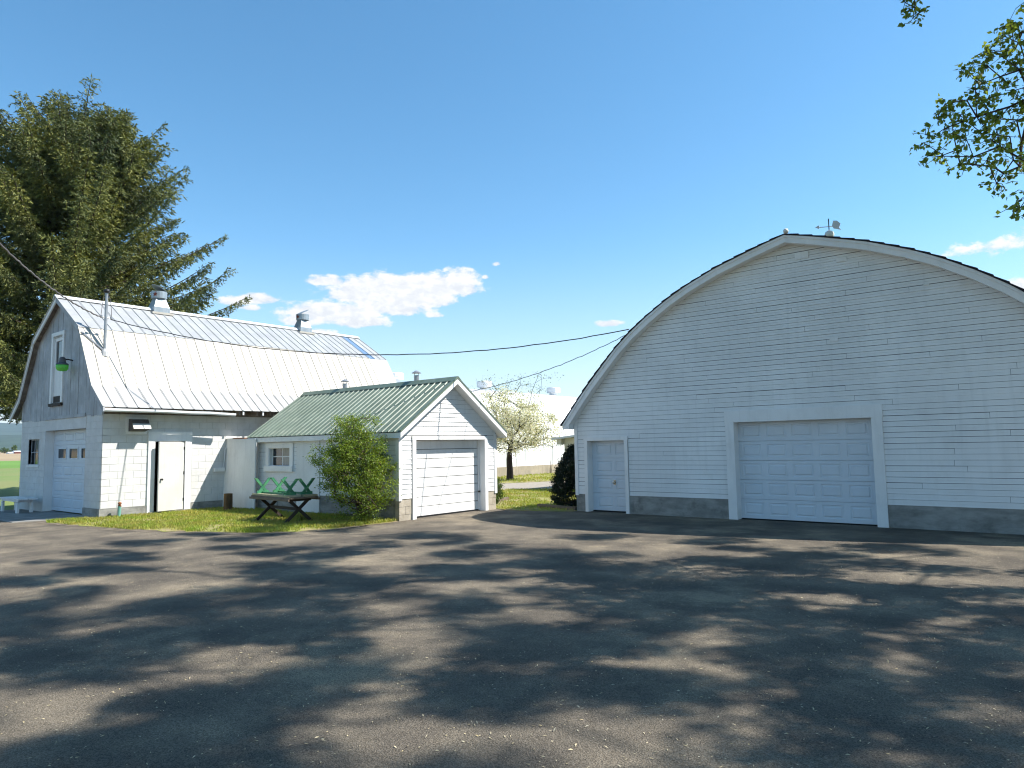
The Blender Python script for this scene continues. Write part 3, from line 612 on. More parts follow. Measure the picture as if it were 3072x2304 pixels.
box('lower_panel', 'white_ply', gwin, wf[0]+.13, wf[1]-.13, LY+.01, LY+.04, wf[2]+.03, 4.62); box('rail', 'white_trim', gwin, wf[0]+.13, wf[1]-.13, LY-.01, LY+.05, 4.62, 4.72)
box('stain_board', 'dark_wood', gwin, wf[0]+.16, wf[1]-.16, LY+.004, LY+.012, wf[2]+.04, wf[2]+.26)
box('pane', 'glass', gwin, wf[0]+.24, wf[1]-.24, LY+.03, LY+.035, 4.74, 5.42)
MB().box(wf[0]+.13, wf[0]+.24, LY+.0, LY+.05, 4.72, wf[3]).box(wf[1]-.24, wf[1]-.13, LY+.0, LY+.05, 4.72, wf[3]).box(wf[0]+.24, wf[1]-.24, LY, LY+.05, 5.42, wf[3]).build('sash', 'white_trim', gwin)
# gambrel roof: standing-seam panels on the sunny side, sheets on the other
NPL = 37; RY0, RY1 = 7.86, 19.76; pw = (RY1-RY0)/NPL; offl = org(lb)
def seam_panel(x0, zz0, x1, zz1, hi, m, name):
    t = np.array((x1-x0, 0, zz1-zz0)); L = np.linalg.norm(t); t /= L; n = np.array((-t[2], 0, t[0])); n *= np.sign(n[2])
    mb = MB(); P0 = np.array((x0, 0, zz0)); pr = [(0, hi), (.022, hi), (.024, 0), (pw*.5, .0), (pw-.024, 0), (pw-.022, hi*.98), (pw, hi*.98)]; k = len(pr)
    A = [P0+(0, u, 0)+n*h for u, h in pr]; B = [a+t*L for a in A]; C_ = [a-n*.015 for a in A]; D = [b-n*.015 for b in B]
    mb.add(A+B, [(i, k+i, k+i+1, i+1) for i in range(k-1)]); mb.add(C_+D, [(i, i+1, k+i+1, k+i) for i in range(k-1)]); mb.add(B+D, [(i, i+1, k+i+1, k+i) for i in range(k-1)])
    mb.add([A[0], B[0], D[0], C_[0]], [(0, 1, 2, 3)])
    me = bpy.data.meshes.new(name); me.from_pydata([tuple(map(float, p)) for p in mb.v], [], mb.f); me.update(); me.materials.append(MATS[m]); return me
segs = [((0, 6.78), (1.98, 5.585), 'metal_galv'), ((1.95, 5.60), (3.13, 3.725), 'metal_cream'), ((3.12, 3.74), (3.95, 3.115), 'metal_flare')]
for si, (p, q, m) in enumerate(segs):
    ms = [seam_panel(LC+p[0], p[1], LC+q[0], q[1], hi, m, 'roof_panel') for hi in (.022, .012)]
    ml = seam_panel(LC+p[0], p[1], LC+q[0], q[1], .02, 'skylight', 'roof_panel'); mw = seam_panel(LC+p[0], p[1], LC+q[0], q[1], .022, 'metal_white', 'roof_panel')
    for i in range(NPL):
        me = ms[i % 2]
        if i == 34 and si == 0: me = ml
        elif i >= 34 and si == 1: me = mw
        o = link('roof_panel', me, lb, tuple(np.array((0, RY0+i*pw, rng.uniform(0, .004)))-offl))
        if me is ml: o['label'] = 'bluish translucent roof panel'
    MB().hexa([(LC-p[0], RY0, p[1]-.02), (LC-q[0], RY0, q[1]-.02), (LC-q[0], RY1, q[1]-.02), (LC-p[0], RY1, p[1]-.02)], [(LC-p[0], RY0, p[1]+.01), (LC-q[0], RY0, q[1]+.01), (LC-q[0], RY1, q[1]+.01), (LC-p[0], RY1, p[1]+.01)]).build('roof_sheet', 'metal_cream', lb)
    for s in (-1, 1):                                     # rake boards under the metal edge
        pa, pb = np.array((LC+s*p[0], p[1])), np.array((LC+s*q[0], q[1]))
        MB().hexa([(pa[0], RY0+.02, pa[1]-.16), (pb[0], RY0+.02, pb[1]-.16), (pb[0], RY0+.06, pb[1]-.16), (pa[0], RY0+.06, pa[1]-.16)], [(pa[0], RY0+.02, pa[1]-.022), (pb[0], RY0+.02, pb[1]-.022), (pb[0], RY0+.06, pb[1]-.022), (pa[0], RY0+.06, pa[1]-.022)]).build('rake_board', 'white_trim' if s < 0 else 'grey_boards', lb)
        MB().hexa([(pa[0], RY0+.06, pa[1]-.06), (pb[0], RY0+.06, pb[1]-.06), (pb[0], LY, pb[1]-.06), (pa[0], LY, pa[1]-.06)], [(pa[0], RY0+.06, pa[1]-.03), (pb[0], RY0+.06, pb[1]-.03), (pb[0], LY, pb[1]-.03), (pa[0], LY, pa[1]-.03)]).build('rake_soffit', 'brown_boards', lb)
MB().prism([(LC-.16, RY0-.02, 6.72), (LC-.02, RY0-.02, 6.845), (LC+.02, RY0-.02, 6.845), (LC+.16, RY0-.02, 6.745), (LC+.16, RY0-.02, 6.728), (LC, RY0-.02, 6.82), (LC-.16, RY0-.02, 6.70)], (0, RY1-RY0+.04, 0)).build('ridge_cap', 'metal_white', lb)
gut = MB(); gs = [(7.9, 3.075, 0), (9.6, 3.07, .0), (10.3, 3.05, .012), (10.9, 3.055, .006), (11.75, 3.02, .03)]
for (ya, za, oa), (yb, zb_, ob) in zip(gs[:-1], gs[1:]):
    pr = [(0, 0), (.0, -.07), (.03, -.095), (.085, -.095), (.115, -.06), (.115, 0), (.108, 0), (.108, -.055), (.082, -.088), (.033, -.088), (.008, -.066), (.008, 0)]
    A = [(LC+3.90+u+oa, ya, za+h) for u, h in pr]; B = [(LC+3.90+u+ob, yb, zb_+h) for u, h in pr]; k = len(pr)
    gut.add(A+B, [(i, (i+1) % k, k+(i+1) % k, k+i) for i in range(k)]+[tuple(range(k))[::-1], tuple(range(k, 2*k))])
gut.build('gutter', 'metal_white', lb)
for yb in (12.05, 12.75, 13.45, 14.1): box('gutter_bracket', 'metal_white', lb, LC+3.88, LC+3.92, yb, yb+.05, 2.98, 3.10)
for yb in np.arange(8.3, 14.5, .61): MB().hexa([(LX-.05, yb, 3.02), (LC+3.86, yb, 2.98), (LC+3.86, yb+.045, 2.98), (LX-.05, yb+.045, 3.02)], [(LX-.05, yb, 3.46), (LC+3.86, yb, 3.13), (LC+3.86, yb+.045, 3.13), (LX-.05, yb+.045, 3.46)]).build('rafter_tail', 'brown_boards', lb)
# side door, ajar
jambs(lb, 'white_trim', 1, LX, 9.545, 10.45, 2.16, .195, .05, .2, zb=.05, head=.29)
box('door_step', 'slab_concrete', lb, LX-.1, LX+.12, 9.4, 10.6, -.05, .088)
door = MB().box(-.045, 0, -.88, 0, .10, 2.145).build('door', 'door_metal', lb, local=True)
door.location = tuple(np.array((LX+.02, 10.425, 0))-offl); door.rotation_euler = (0, 0, R(15))
MB().lathe((0, 0, 0), [(.028, 0), (.028, .012), (.012, .014), (.012, .04), (.03, .045), (.033, .065), (.015, .075)], 12).build('knob', 'black_metal', door, local=True)
door.children[0].rotation_euler = (0, R(90), 0); door.children[0].location = (0, -.80, 1.03)
for zq in (.35, 1.15, 1.9): MB().box(-.002, .012, -.012, .02, zq, zq+.09).build('hinge', 'black_metal', door, local=True)
MB().box(-23.4, -23.35, 8.4, 11.5, 0, 2.9).box(-23.4, LX-.21, 8.9, 8.95, 0, 2.9).box(-23.4, LX-.21, 11.4, 11.45, 0, 2.9).box(-23.4, LX-.2, 8.9, 11.45, 2.6, 2.65).box(-23.4, LX-.21, 8.9, 11.4, .02, .05).build('inner_room', 'inner_wall', lb)
# exhaust hood on the side wall
box('vent_frame', 'white_trim', lb, LX, LX+.03, 8.70, 9.30, 2.38, 2.86)
hd = MB().hexa([(LX+.03, 8.78, 2.45), (LX+.40, 8.78, 2.52), (LX+.40, 9.25, 2.52), (LX+.03, 9.25, 2.45)], [(LX+.03, 8.78, 2.81), (LX+.22, 8.78, 2.80), (LX+.22, 9.25, 2.80), (LX+.03, 9.25, 2.81)]).build('exhaust_hood', 'hood_metal', lb)
MB().hexa([(LX+.37, 8.77, 2.52), (LX+.41, 8.77, 2.52), (LX+.41, 9.26, 2.52), (LX+.37, 9.26, 2.52)], [(LX+.305, 8.77, 2.67), (LX+.33, 8.77, 2.67), (LX+.33, 9.26, 2.67), (LX+.305, 9.26, 2.67)]).build('hood_lip', 'hood_lip', hd)
box('junction_box', 'white_trim', lb, LX+.012, LX+.09, 11.38, 11.72, 1.19, 1.31)
MB().tube([(LX+.05, 11.70, 1.32), (LX+.05, 11.74, 1.9), (LX+.06, 11.80, 2.0), (LX+.06, 11.82, 2.2)], .018, 8).build('conduit', 'metal_white', lb)
# overhead door with windows, small block-wall window, lintel
DZ = [.04, .55, 1.06, 1.55, 2.117, 2.58]
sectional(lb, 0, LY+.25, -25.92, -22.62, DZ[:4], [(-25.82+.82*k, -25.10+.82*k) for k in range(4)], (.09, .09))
wc = [(-25.50+.94*k, -24.81+.94*k) for k in range(3)]
ws = frame_section('door_section', 'white_door_shaded', lb, 0, LY+.25, -25.92, -22.62, 1.553, 2.114, [(a, b, 1.68, 2.01) for a, b in wc])
for a, b in wc:
    box('pane', 'glass', ws, a+.01, b-.01, LY+.265, LY+.272, 1.69, 2.0)
    MB().box(a-.02, a+.02, LY+.235, LY+.262, 1.66, 2.03).box(b-.02, b+.02, LY+.235, LY+.262, 1.66, 2.03).box(a+.02, b-.02, LY+.236, LY+.262, 1.66, 1.70).box(a+.02, b-.02, LY+.236, LY+.262, 1.99, 2.03).build('pane_frame', 'white_door_shaded', ws)
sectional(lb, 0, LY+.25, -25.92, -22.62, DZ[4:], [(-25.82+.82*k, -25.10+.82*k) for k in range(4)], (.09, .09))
box('lintel', 'white_block', lb, -25.94, -22.60, LY-.016, LY+.2, 2.58, ZT-.03); box('header_board', 'grey_boards', lb, -26.0, -22.62, LY-.05, LY+.01, ZT-.028, ZT+.07)
box('door_reveal', 'white_trim', lb, -25.95, -25.915, LY+.0, LY+.32, .02, 2.58); box('door_reveal', 'white_trim', lb, -22.625, -22.60, LY+.0, LY+.32, .02, 2.58)
box('window_sill', 'white_trim', lb, -27.5, -26.42, LY-.03, LY+.1, 1.42, 1.475)
bw = MB()
for i in range(4): bw.box(-27.47+.335*i, -27.44+.335*i, LY+.08, LY+.11, 1.475, 2.33)
bw.box(-27.44, -26.44, LY+.082, LY+.108, 1.475, 1.50).box(-27.44, -26.44, LY+.082, LY+.108, 2.30, 2.33).box(-27.44, -26.44, LY+.082, LY+.108, 1.89, 1.915)
bwin = bw.build('window', 'grey_boards', lb)
for i in range(3):
    for c, d in ((1.5, 1.89), (1.915, 2.30)): box('pane', 'glass', bwin, -27.435+.335*i, -27.14+.335*i, LY+.093, LY+.097, c, d)
for o in (0,): MB().box(-27.5, -27.47, LY+.012, LY+.14, 1.47, 2.33).box(-26.45, -26.42, LY+.012, LY+.14, 1.47, 2.33).box(-27.5, -26.42, LY+.012, LY+.14, 2.33, 2.36).build('window_lining', 'white_block', lb)
# ridge ventilators
for k, yv in enumerate((11.06, 16.92)):
    c = np.array((LC, yv, 6.70))
    b = MB().hexa([c+(-.27, -.27, -.06), c+(.27, -.27, -.06), c+(.27, .27, -.06), c+(-.27, .27, -.06)], [c+(-.27, -.27, .17), c+(.27, -.27, .17), c+(.27, .27, .17), c+(-.27, .27, .17)]).build('ventilator', 'vent_zinc', lb)
    MB().hexa([c+(-.26, -.26, .17), c+(.26, -.26, .17), c+(.26, .26, .17), c+(-.26, .26, .17)], [c+(-.15, -.15, .52), c+(.15, -.15, .52), c+(.15, .15, .52), c+(-.15, .15, .52)]).build('throat', 'vent_zinc', b)
    MB().lathe(c, [(.15, .50), (.255, .50), (.26, .74), (.24, .74), (.24, .54), (.15, .54)], 18).build('drum', 'vent_zinc', b)
    sgn = -1 if k == 0 else 1
    n = 18; MB().prism([c+(.245*math.cos(2*math.pi*i/n), .245*math.sin(2*math.pi*i/n), .84+sgn*.13*math.sin(2*math.pi*i/n)) for i in range(n)], (0, 0, .012)).build('cowl', 'vent_zinc', b)
    d = np.array((.62, -.78, 0)) if k == 0 else np.array((.15, -.99, 0)); t = np.array((-d[1], d[0], 0)); cc = c+d*.262+(0, 0, .62)
    MB().prism([cc+t*r*math.sin(math.pi*i/5)+np.array((0, 0, r*math.cos(math.pi*i/5))) for i in range(10) for r in ((.085 if i % 2 == 0 else .034),)], d*.012).build('star', 'rust_red', b)
    box('flashing', 'metal_cream', b, LC-.34, LC+.36, yv-.36, yv+.36, 6.60, 6.672)

# service mast with its brace, yard light, standpipe, log post, white bench
ma = thing('service_mast', 'galvanized electrical service mast rising from gambrel roof', 'mast', (-22.40, 8.44, 4.86))
mb_ = np.array((-22.40, 8.44, 4.80))
MB().tube([mb_, mb_+(0, .01, 1.86)], .042, 10).build('pipe', 'galv_pipe', ma)
MB().lathe(mb_+(0, .01, 1.82), [(.05, 0), (.085, .02), (.09, .07), (.06, .12), (.02, .135)], 12).build('weatherhead', 'black_metal', ma, smooth=True)
MB().lathe(mb_+(0, 0, -.10), [(.13, 0), (.10, .14), (.055, .22), (.05, .24)], 10).build('roof_boot', 'metal_galv', ma)
MB().tube([mb_+(.02, -.02, .06), (-22.75, 7.92, 5.42)], .035, 8).build('brace', 'galv_pipe', ma)
MB().tube([mb_+(0, -.10, 1.08), mb_+(0, .14, 1.06)], .015, 6).lathe(mb_+(0, .16, 1.03), [(.02, 0), (.04, .02), (.04, .07), (.02, .09)], 8).lathe(mb_+(0, -.12, 1.05), [(.02, 0), (.04, .02), (.04, .07), (.02, .09)], 8).build('insulator', 'galv_pipe', ma)
MB().tube([mb_+(.03, .02, 1.84), mb_+(.04, .10, 1.6), mb_+(.03, .15, 1.25), mb_+(0, .16, 1.08)], .008, 5).tube([mb_+(-.03, -.03, 1.84), mb_+(0, -.10, 1.5), mb_+(0, -.13, 1.12)], .008, 5).build('drip_loop', 'wire_grey', ma)
yl = thing('yard_light', 'green lensed yard light on bracket under barn gable window', 'lamp', (-23.85, 8.08, 4.60))
lc = np.array((-23.80, 7.80, 4.42))
MB().tube([(-23.80, 8.08, 4.68), (-23.80, 7.95, 4.70), lc+(0, .02, .27)], .022, 8).build('bracket', 'black_metal', yl)
MB().lathe(lc+(0, 0, .10), [(.17, 0), (.165, .03), (.10, .08), (.085, .20), (.05, .24), (.02, .25)], 14).build('housing', 'lamp_body', yl)
MB().lathe(lc+(0, 0, -.09), [(.06, 0), (.13, .02), (.165, .09), (.168, .185)], 16).build('lens', 'lamp_green', yl, smooth=True)
sp = thing('standpipe', 'teal water standpipe with rusty tap beside block barn corner', 'standpipe', (-21.15, 8.52, .02))
s0 = np.array((-21.17, 8.50, .0)); MB().tube([s0, s0+(0, .01, .34)], .042, 10).build('pipe', 'teal_pipe', sp)
MB().lathe(s0+(0, .01, .33), [(.035, 0), (.045, .03), (.03, .06), (.05, .07), (.05, .10), (.02, .13)], 10).tube([s0+(0, .01, .38), s0+(.09, .0, .37), s0+(.11, 0, .33)], .016, 6).build('tap', 'rusty_tap', sp)
lg = MB(); lgc = np.array((-20.32, 11.28, 0.))
lg.lathe(lgc, [(.135, .0), (.13, .1), (.128, .4), (.125, .54), (.10, .545), (.01, .54)], 14)
tag(lg.build('log_post', 'log_wood'), 'short brown log standing against plain white wall', 'log')
bn = thing('bench', 'white painted bench in shade below block barn window', 'bench', (-26.6, 7.62, 0))
for i in range(2): box('seat_board', 'white_trim', bn, -27.62, -25.62, 7.36+.26*i, 7.605+.26*i, .425, .465)
for x in (-27.42, -25.98):
    box('apron', 'white_trim', bn, x-.02, x+.02, 7.44, 7.83, .34, .424)
    for yq in (7.40, 7.77): box('leg', 'white_trim', bn, x-.085, x+.085, yq, yq+.06, .0, .34)
box('rail', 'white_trim', bn, -27.5, -25.8, 7.39, 7.412, .36, .424)

# picnic table with two benches turned upside down on it
TL, TN, TR = at(753, 1485, z=.68), at(867, 1494, z=.68), at(944, 1487, z=.68)
ud = TN-TL; TLen = np.linalg.norm(ud); ud /= TLen; vd = np.array((-ud[1], ud[0], 0)); TWd = .80
tang = math.atan2(ud[1], ud[0])
def table(name, label, cat, L, Wd, H, n, inset, m_top, m_edge, m_leg, pt, lt, group=None):
    t = thing(name, label, cat, (0, 0, 0), group)
    for i in range(n):
        a = -Wd/2+Wd/n*i; MB().box(-L/2+rng.uniform(-.01, .01), L/2+rng.uniform(-.01, .01), a+.004, a+Wd/n-.004, H-pt, H).build('plank', m_top, t, local=True)
    if n > 2:
        for s in (-1, 1): MB().box(-L/2-.03, L/2+.03, s*(Wd/2+.003)-(.03 if s < 0 else 0), s*(Wd/2+.003)+(.03 if s > 0 else 0), H-pt-.05, H-pt*.9).build('apron', m_edge, t, local=True)
    for s in (-1, 1):
        x = s*(L/2-inset); hw = Wd*.5
        MB().box(x-.02, x+.02, -Wd*.42, Wd*.42, H-pt-.07, H-pt-.001).build('cleat', m_leg, t, local=True)
        for q in (-1, 1):
            dx = .022*q; lw2 = lt
            y0, y1 = -q*hw*.98, q*hw*.72
            MB().hexa([(x+dx-.02, y0-lw2, 0), (x+dx+.02, y0-lw2, 0), (x+dx+.02, y0+lw2, 0), (x+dx-.02, y0+lw2, 0)], [(x+dx-.02, y1-lw2, H-pt-.002), (x+dx+.02, y1-lw2, H-pt-.002), (x+dx+.02, y1+lw2, H-pt-.002), (x+dx-.02, y1+lw2, H-pt-.002)]).build('leg', m_leg, t, local=True)
    if n > 2: MB().box(-L/2+inset, L/2-inset, -.02, .02, H*.47, H*.47+.07).build('stretcher', m_leg, t, local=True)
    else: MB().box(-L/2+inset, L/2-inset, -.03, .03, H-pt-.045, H-pt-.001).build('stretcher', m_leg, t, local=True)
    return t
pt_ = table('picnic_table', 'dark wooden trestle table on grass carrying two upturned benches', 'picnic table', TLen, TWd, .68-.03, 5, .26, 'plank_edge', 'plank_edge', 'dark_wood', .04, .055)
tc_ = (TL+TN)/2+vd*TWd/2; pt_.location = (tc_[0], tc_[1], .03); pt_.rotation_euler = (0, 0, tang)
for i, (o, lbl) in enumerate(((-.205, 'upturned green trestle bench on picnic table, nearer the driveway'), (.205, 'upturned green trestle bench on picnic table, nearer the garage wall'))):
    b = table('trestle_bench', lbl, 'bench', TLen-.14, .38, .44, 2, .22, 'pale_wood', 'plank_edge', 'green_paint', .045, .042, 'upturned benches on the picnic table')
    p = tc_+vd*o; b.location = (p[0]+ud[0]*(.03 if i else -.03), p[1], .68+.44+.001); b.rotation_euler = (R(180), 0, tang)

# ------------------------------------------------------------------ far white arched building, cream shed, distant farm
fb = thing('arched_building', 'long white arched metal building beyond the lawn', 'building', (-33, 42, 0))
FX0, FC, FY0, FY1 = -26.8, -33., 24., 62.
arcp = [(-26.8, .6), (-26.8, 2.35), (-27.25, 3.1), (-28.1, 3.95), (-29.3, 4.75), (-30.7, 5.38), (-32., 5.74), (-33., 5.86)]
full = arcp+[(2*FC-x, z) for x, z in arcp[-2::-1]]
pw2 = .95; k = 0
prof3 = [(0, .035), (.05, .035), (.08, 0), (.92, 0), (.95, .035), (1., .035)]
nP = int((FY1-FY0)/pw2)
for i in range(nP):
    mb = MB(); ya = FY0+i*pw2; V = []
    for (u, h) in prof3:
        for j, (x, zq) in enumerate(arcp):
            a = np.array(arcp[max(j-1, 0)]); b = np.array(arcp[min(j+1, len(arcp)-1)]); t = (b-a)/np.linalg.norm(b-a); n = np.array((t[1], -t[0])); n = -n if n[0] < 0 and n[1] < 0 else n
            V.append((x+abs(n[0])*h, ya+u*pw2, zq+abs(n[1])*h))
    J = len(arcp); mb.add(V, [(a*J+j, (a+1)*J+j, (a+1)*J+j+1, a*J+j+1) for a in range(len(prof3)-1) for j in range(J-1)]); mb.build('cladding_sheet', 'white_metal_bldg', fb)
MB().add([(x, y, zq) for y in (FY0, FY1) for x, zq in full[len(arcp)-1:]], [(j, j+1, len(arcp)+j+1, len(arcp)+j) for j in range(len(arcp)-1)]).build('rear_cladding', 'white_metal_bldg', fb)
for yq in (FY0+.02, FY1-.02): MB().add([(x, yq, zq) for x, zq in full]+[(2*FC+26.8, yq, 0), (-26.8, yq, 0)], [tuple(range(len(full)+2))]).build('end_wall', 'white_metal_bldg', fb)
for i in range(16):
    ya = FY0+i*2.4; box('footing', 'far_concrete', fb, -26.9, -26.72+rng.uniform(-.006, .006), ya+.006, min(ya+2.394, FY1), -.05, .60)
for yv in (29.2, 37.7, 46.2, 54.7):
    c = (FC, yv, 5.80); v = MB().lathe(c, [(.34, 0), (.34, .32)], 16).build('roof_vent', 'metal_white', fb)
    MB().lathe(c, [(.34, .27), (.55, .29), (.55, .44), (.56, .45), (.56, .64), (.53, .70), (.2, .74)], 18).build('vent_hood', 'metal_white', v)
sh = thing('cream_shed', 'small cream shed with flat eave behind the dark conifer', 'shed', (-14.5, 25.4, 0))
MB().box(-16.65, -12.4, 24., 26.8, 0, 2.12).build('wall', 'cream_wall', sh)
box('wall_panel', 'white_ply', sh, -16.05, -12.6, 23.97, 23.999, .3, 1.98)
MB().hexa([(-17.1, 23.7, 2.06), (-12.2, 23.7, 2.50), (-12.2, 27.1, 2.50), (-17.1, 27.1, 2.06)], [(-17.1, 23.7, 2.14), (-12.2, 23.7, 2.60), (-12.2, 27.1, 2.60), (-17.1, 27.1, 2.14)]).build('roof', 'metal_white', sh)
MB().hexa([(-16.9, 23.8, 1.86), (-16.66, 23.8, 1.86), (-16.66, 26.9, 1.86), (-16.9, 26.9, 1.86)], [(-16.9, 23.8, 2.06), (-16.66, 23.8, 2.09), (-16.66, 26.9, 2.09), (-16.9, 26.9, 2.06)]).build('eave_box', 'cream_wall', sh)

# ------------------------------------------------------------------ overhead wires
def wire(name, label, a, b, sag, r, m, n=40, wav=0.):
    a, b = np.array(a), np.array(b); pts = []
    for i in range(n+1):
        t = i/n; p = a+(b-a)*t; p[2] -= sag*4*t*(1-t)
        if wav: p = p+np.array((0, 0, wav*math.sin(i*2.4)+wav*.6*math.sin(i*1.1+1)))*(1 if 0 < i < n else 0)
        pts.append(p)
    tag(MB().tube(pts, r, 6).build(name, m), label, 'cable', 'overhead cables')
w1 = at(0, 708, y=5.2); w1d = w1-np.array((-22.4, 8.32, 5.87))
wire('overhead_cable', 'thick twisted cable rising from barn mast to upper left', (-22.4, 8.32, 5.87), w1+w1d*.25, .30, .021, 'wire_grey', 60, .012)
wire('overhead_cable', 'sagging black cable strung from barn mast to big barn', (-22.4, 8.60, 5.83), (-9.08, BY-.26, 4.86), .86, .014, 'wire_black', 48, .006)
w3 = at(1404, 1169, x=-13.6)
wire('overhead_cable', 'thin black cable dropping from big barn behind garage roof', (-9.18, BY-.262, 4.72), tuple(w3-(.25, 0, .08)), .2, .009, 'wire_black', 40, .008)

# ------------------------------------------------------------------ vegetation
def tubes_np(P0, P1, R0, R1, sides=5):
    P0, P1, R0, R1 = map(np.asarray, (P0, P1, R0, R1)); d = P1-P0; d = d/(np.linalg.norm(d, axis=1)[:, None]+1e-9)
    ref = np.where(np.abs(d[:, 2:3]) < .9, [[0, 0, 1.]], [[1., 0, 0]]); a = np.cross(d, ref); a /= np.linalg.norm(a, axis=1)[:, None]; b = np.cross(d, a)
    th = 2*np.pi*np.arange(sides)/sides; ring = a[:, None]*np.cos(th)[None, :, None]+b[:, None]*np.sin(th)[None, :, None]
    V = np.concatenate([P0[:, None]+ring*R0[:, None, None], P1[:, None]+ring*R1[:, None, None]], 1).reshape(-1, 3)
    n = len(P0); base = np.arange(n)[:, None]*2*sides; k = np.arange(sides); k2 = (k+1) % sides
    F = np.stack([base+k, base+k2, base+sides+k2, base+sides+k], 2).reshape(-1, 4); return V, F
def leaves_np(C, D, N, L, Wd, fold=.15):                  # diamond leaves
    D = D/(np.linalg.norm(D, axis=1)[:, None]+1e-9); S = np.cross(D, N); S /= (np.linalg.norm(S, axis=1)[:, None]+1e-9); U = np.cross(S, D)
    L = L[:, None]; Wd = Wd[:, None]
    V = np.stack([C, C+D*L*.45+S*Wd*.5+U*Wd*fold, C+D*L, C+D*L*.45-S*Wd*.5+U*Wd*fold], 1).reshape(-1, 3)
    return V, (np.arange(len(C))[:, None]*4+np.arange(4))
def unit(n): v = rng.normal(size=(n, 3)); return v/np.linalg.norm(v, axis=1)[:, None]
def grow(trunk, clumps, step=.5, rtip=.012, rpow=.45, jit=.08, sag=.06, hang=1.0, tail=0):
    pos = [np.array(p, float) for p in trunk]; par = [-1]+list(range(len(trunk)-1)); lo = max(1, int(len(trunk)*.3))
    nh = len(clumps)-tail; ord_ = list(np.argsort(np.linalg.norm(clumps[:nh]-np.array(trunk[-1]), axis=1)))+list(range(nh, len(clumps))); tips = []
    tail0 = 10**9
    for ci in ord_:
        if ci == nh: tail0 = len(pos)
        c = clumps[ci]; A = np.array(pos[lo:]); d = np.linalg.norm(A-c, axis=1); cost = d+np.maximum(0, A[:, 2]-c[2]+.1*d)*hang
        j = lo+int(np.argmin(cost)); p = pos[j]; L = np.linalg.norm(c-p); k = max(1, int(L/step)); prev = j
        for i in range(1, k+1):
            t = i/k; q = p+(c-p)*t; q = q+rng.normal(0, jit*min(1, L*.5), 3)*(1 if i < k else 0); q[2] += sag*L*4*t*(1-t)
            pos.append(q); par.append(prev); prev = len(pos)-1
        tips.append((ci, prev))
    n = len(pos); cnt = np.zeros(n)
    for _, t in tips: cnt[t] += 1
    for i in range(n-1, 0, -1): cnt[par[i]] += cnt[i]
    cnt = np.maximum(cnt, 1); rad = rtip*cnt**rpow
    if tail: rad[tail0:] = .0055*cnt[tail0:]**.40
    if tail or len(clumps) > 900: rad[:len(trunk)] = np.maximum(rad[:len(trunk)], np.linspace(.34, .16, len(trunk)))
    pos = np.array(pos); par = np.array(par); i = np.arange(1, n)
    return pos, par, rad, (pos[par[i]], pos[i], np.minimum(rad[par[i]], rad[i]*1.35), rad[i])
def ellipsoid(n, c, r, shell=.55, gen=rng):
    v = gen.normal(size=(n, 3)); v /= np.linalg.norm(v, axis=1)[:, None]; q = shell+(1-shell)*gen.uniform(0, 1, n)**.6; return np.array(c)+v*q[:, None]*np.array(r)
def ball(n, g): v = g.normal(size=(n, 3)); return v/np.linalg.norm(v, axis=1)[:, None]*(g.uniform(0, 1, n)**(1/3))[:, None]
def scatter_leaves(cl, rad, per, L, Wd, flat=.5, uni=False):
    C = np.repeat(cl, per, 0); n = len(C); r_ = np.repeat(rad, per)
    C = C+(ball(n, rng) if uni else rng.normal(size=(n, 3))*np.array((.55, .55, .42)))*r_[:, None]; N = unit(n); N[:, 2] += flat; D = unit(n); D[:, 2] -= .25
    return leaves_np(C, D, N, L*rng.uniform(.65, 1.2, n), Wd*rng.uniform(.7, 1.2, n))

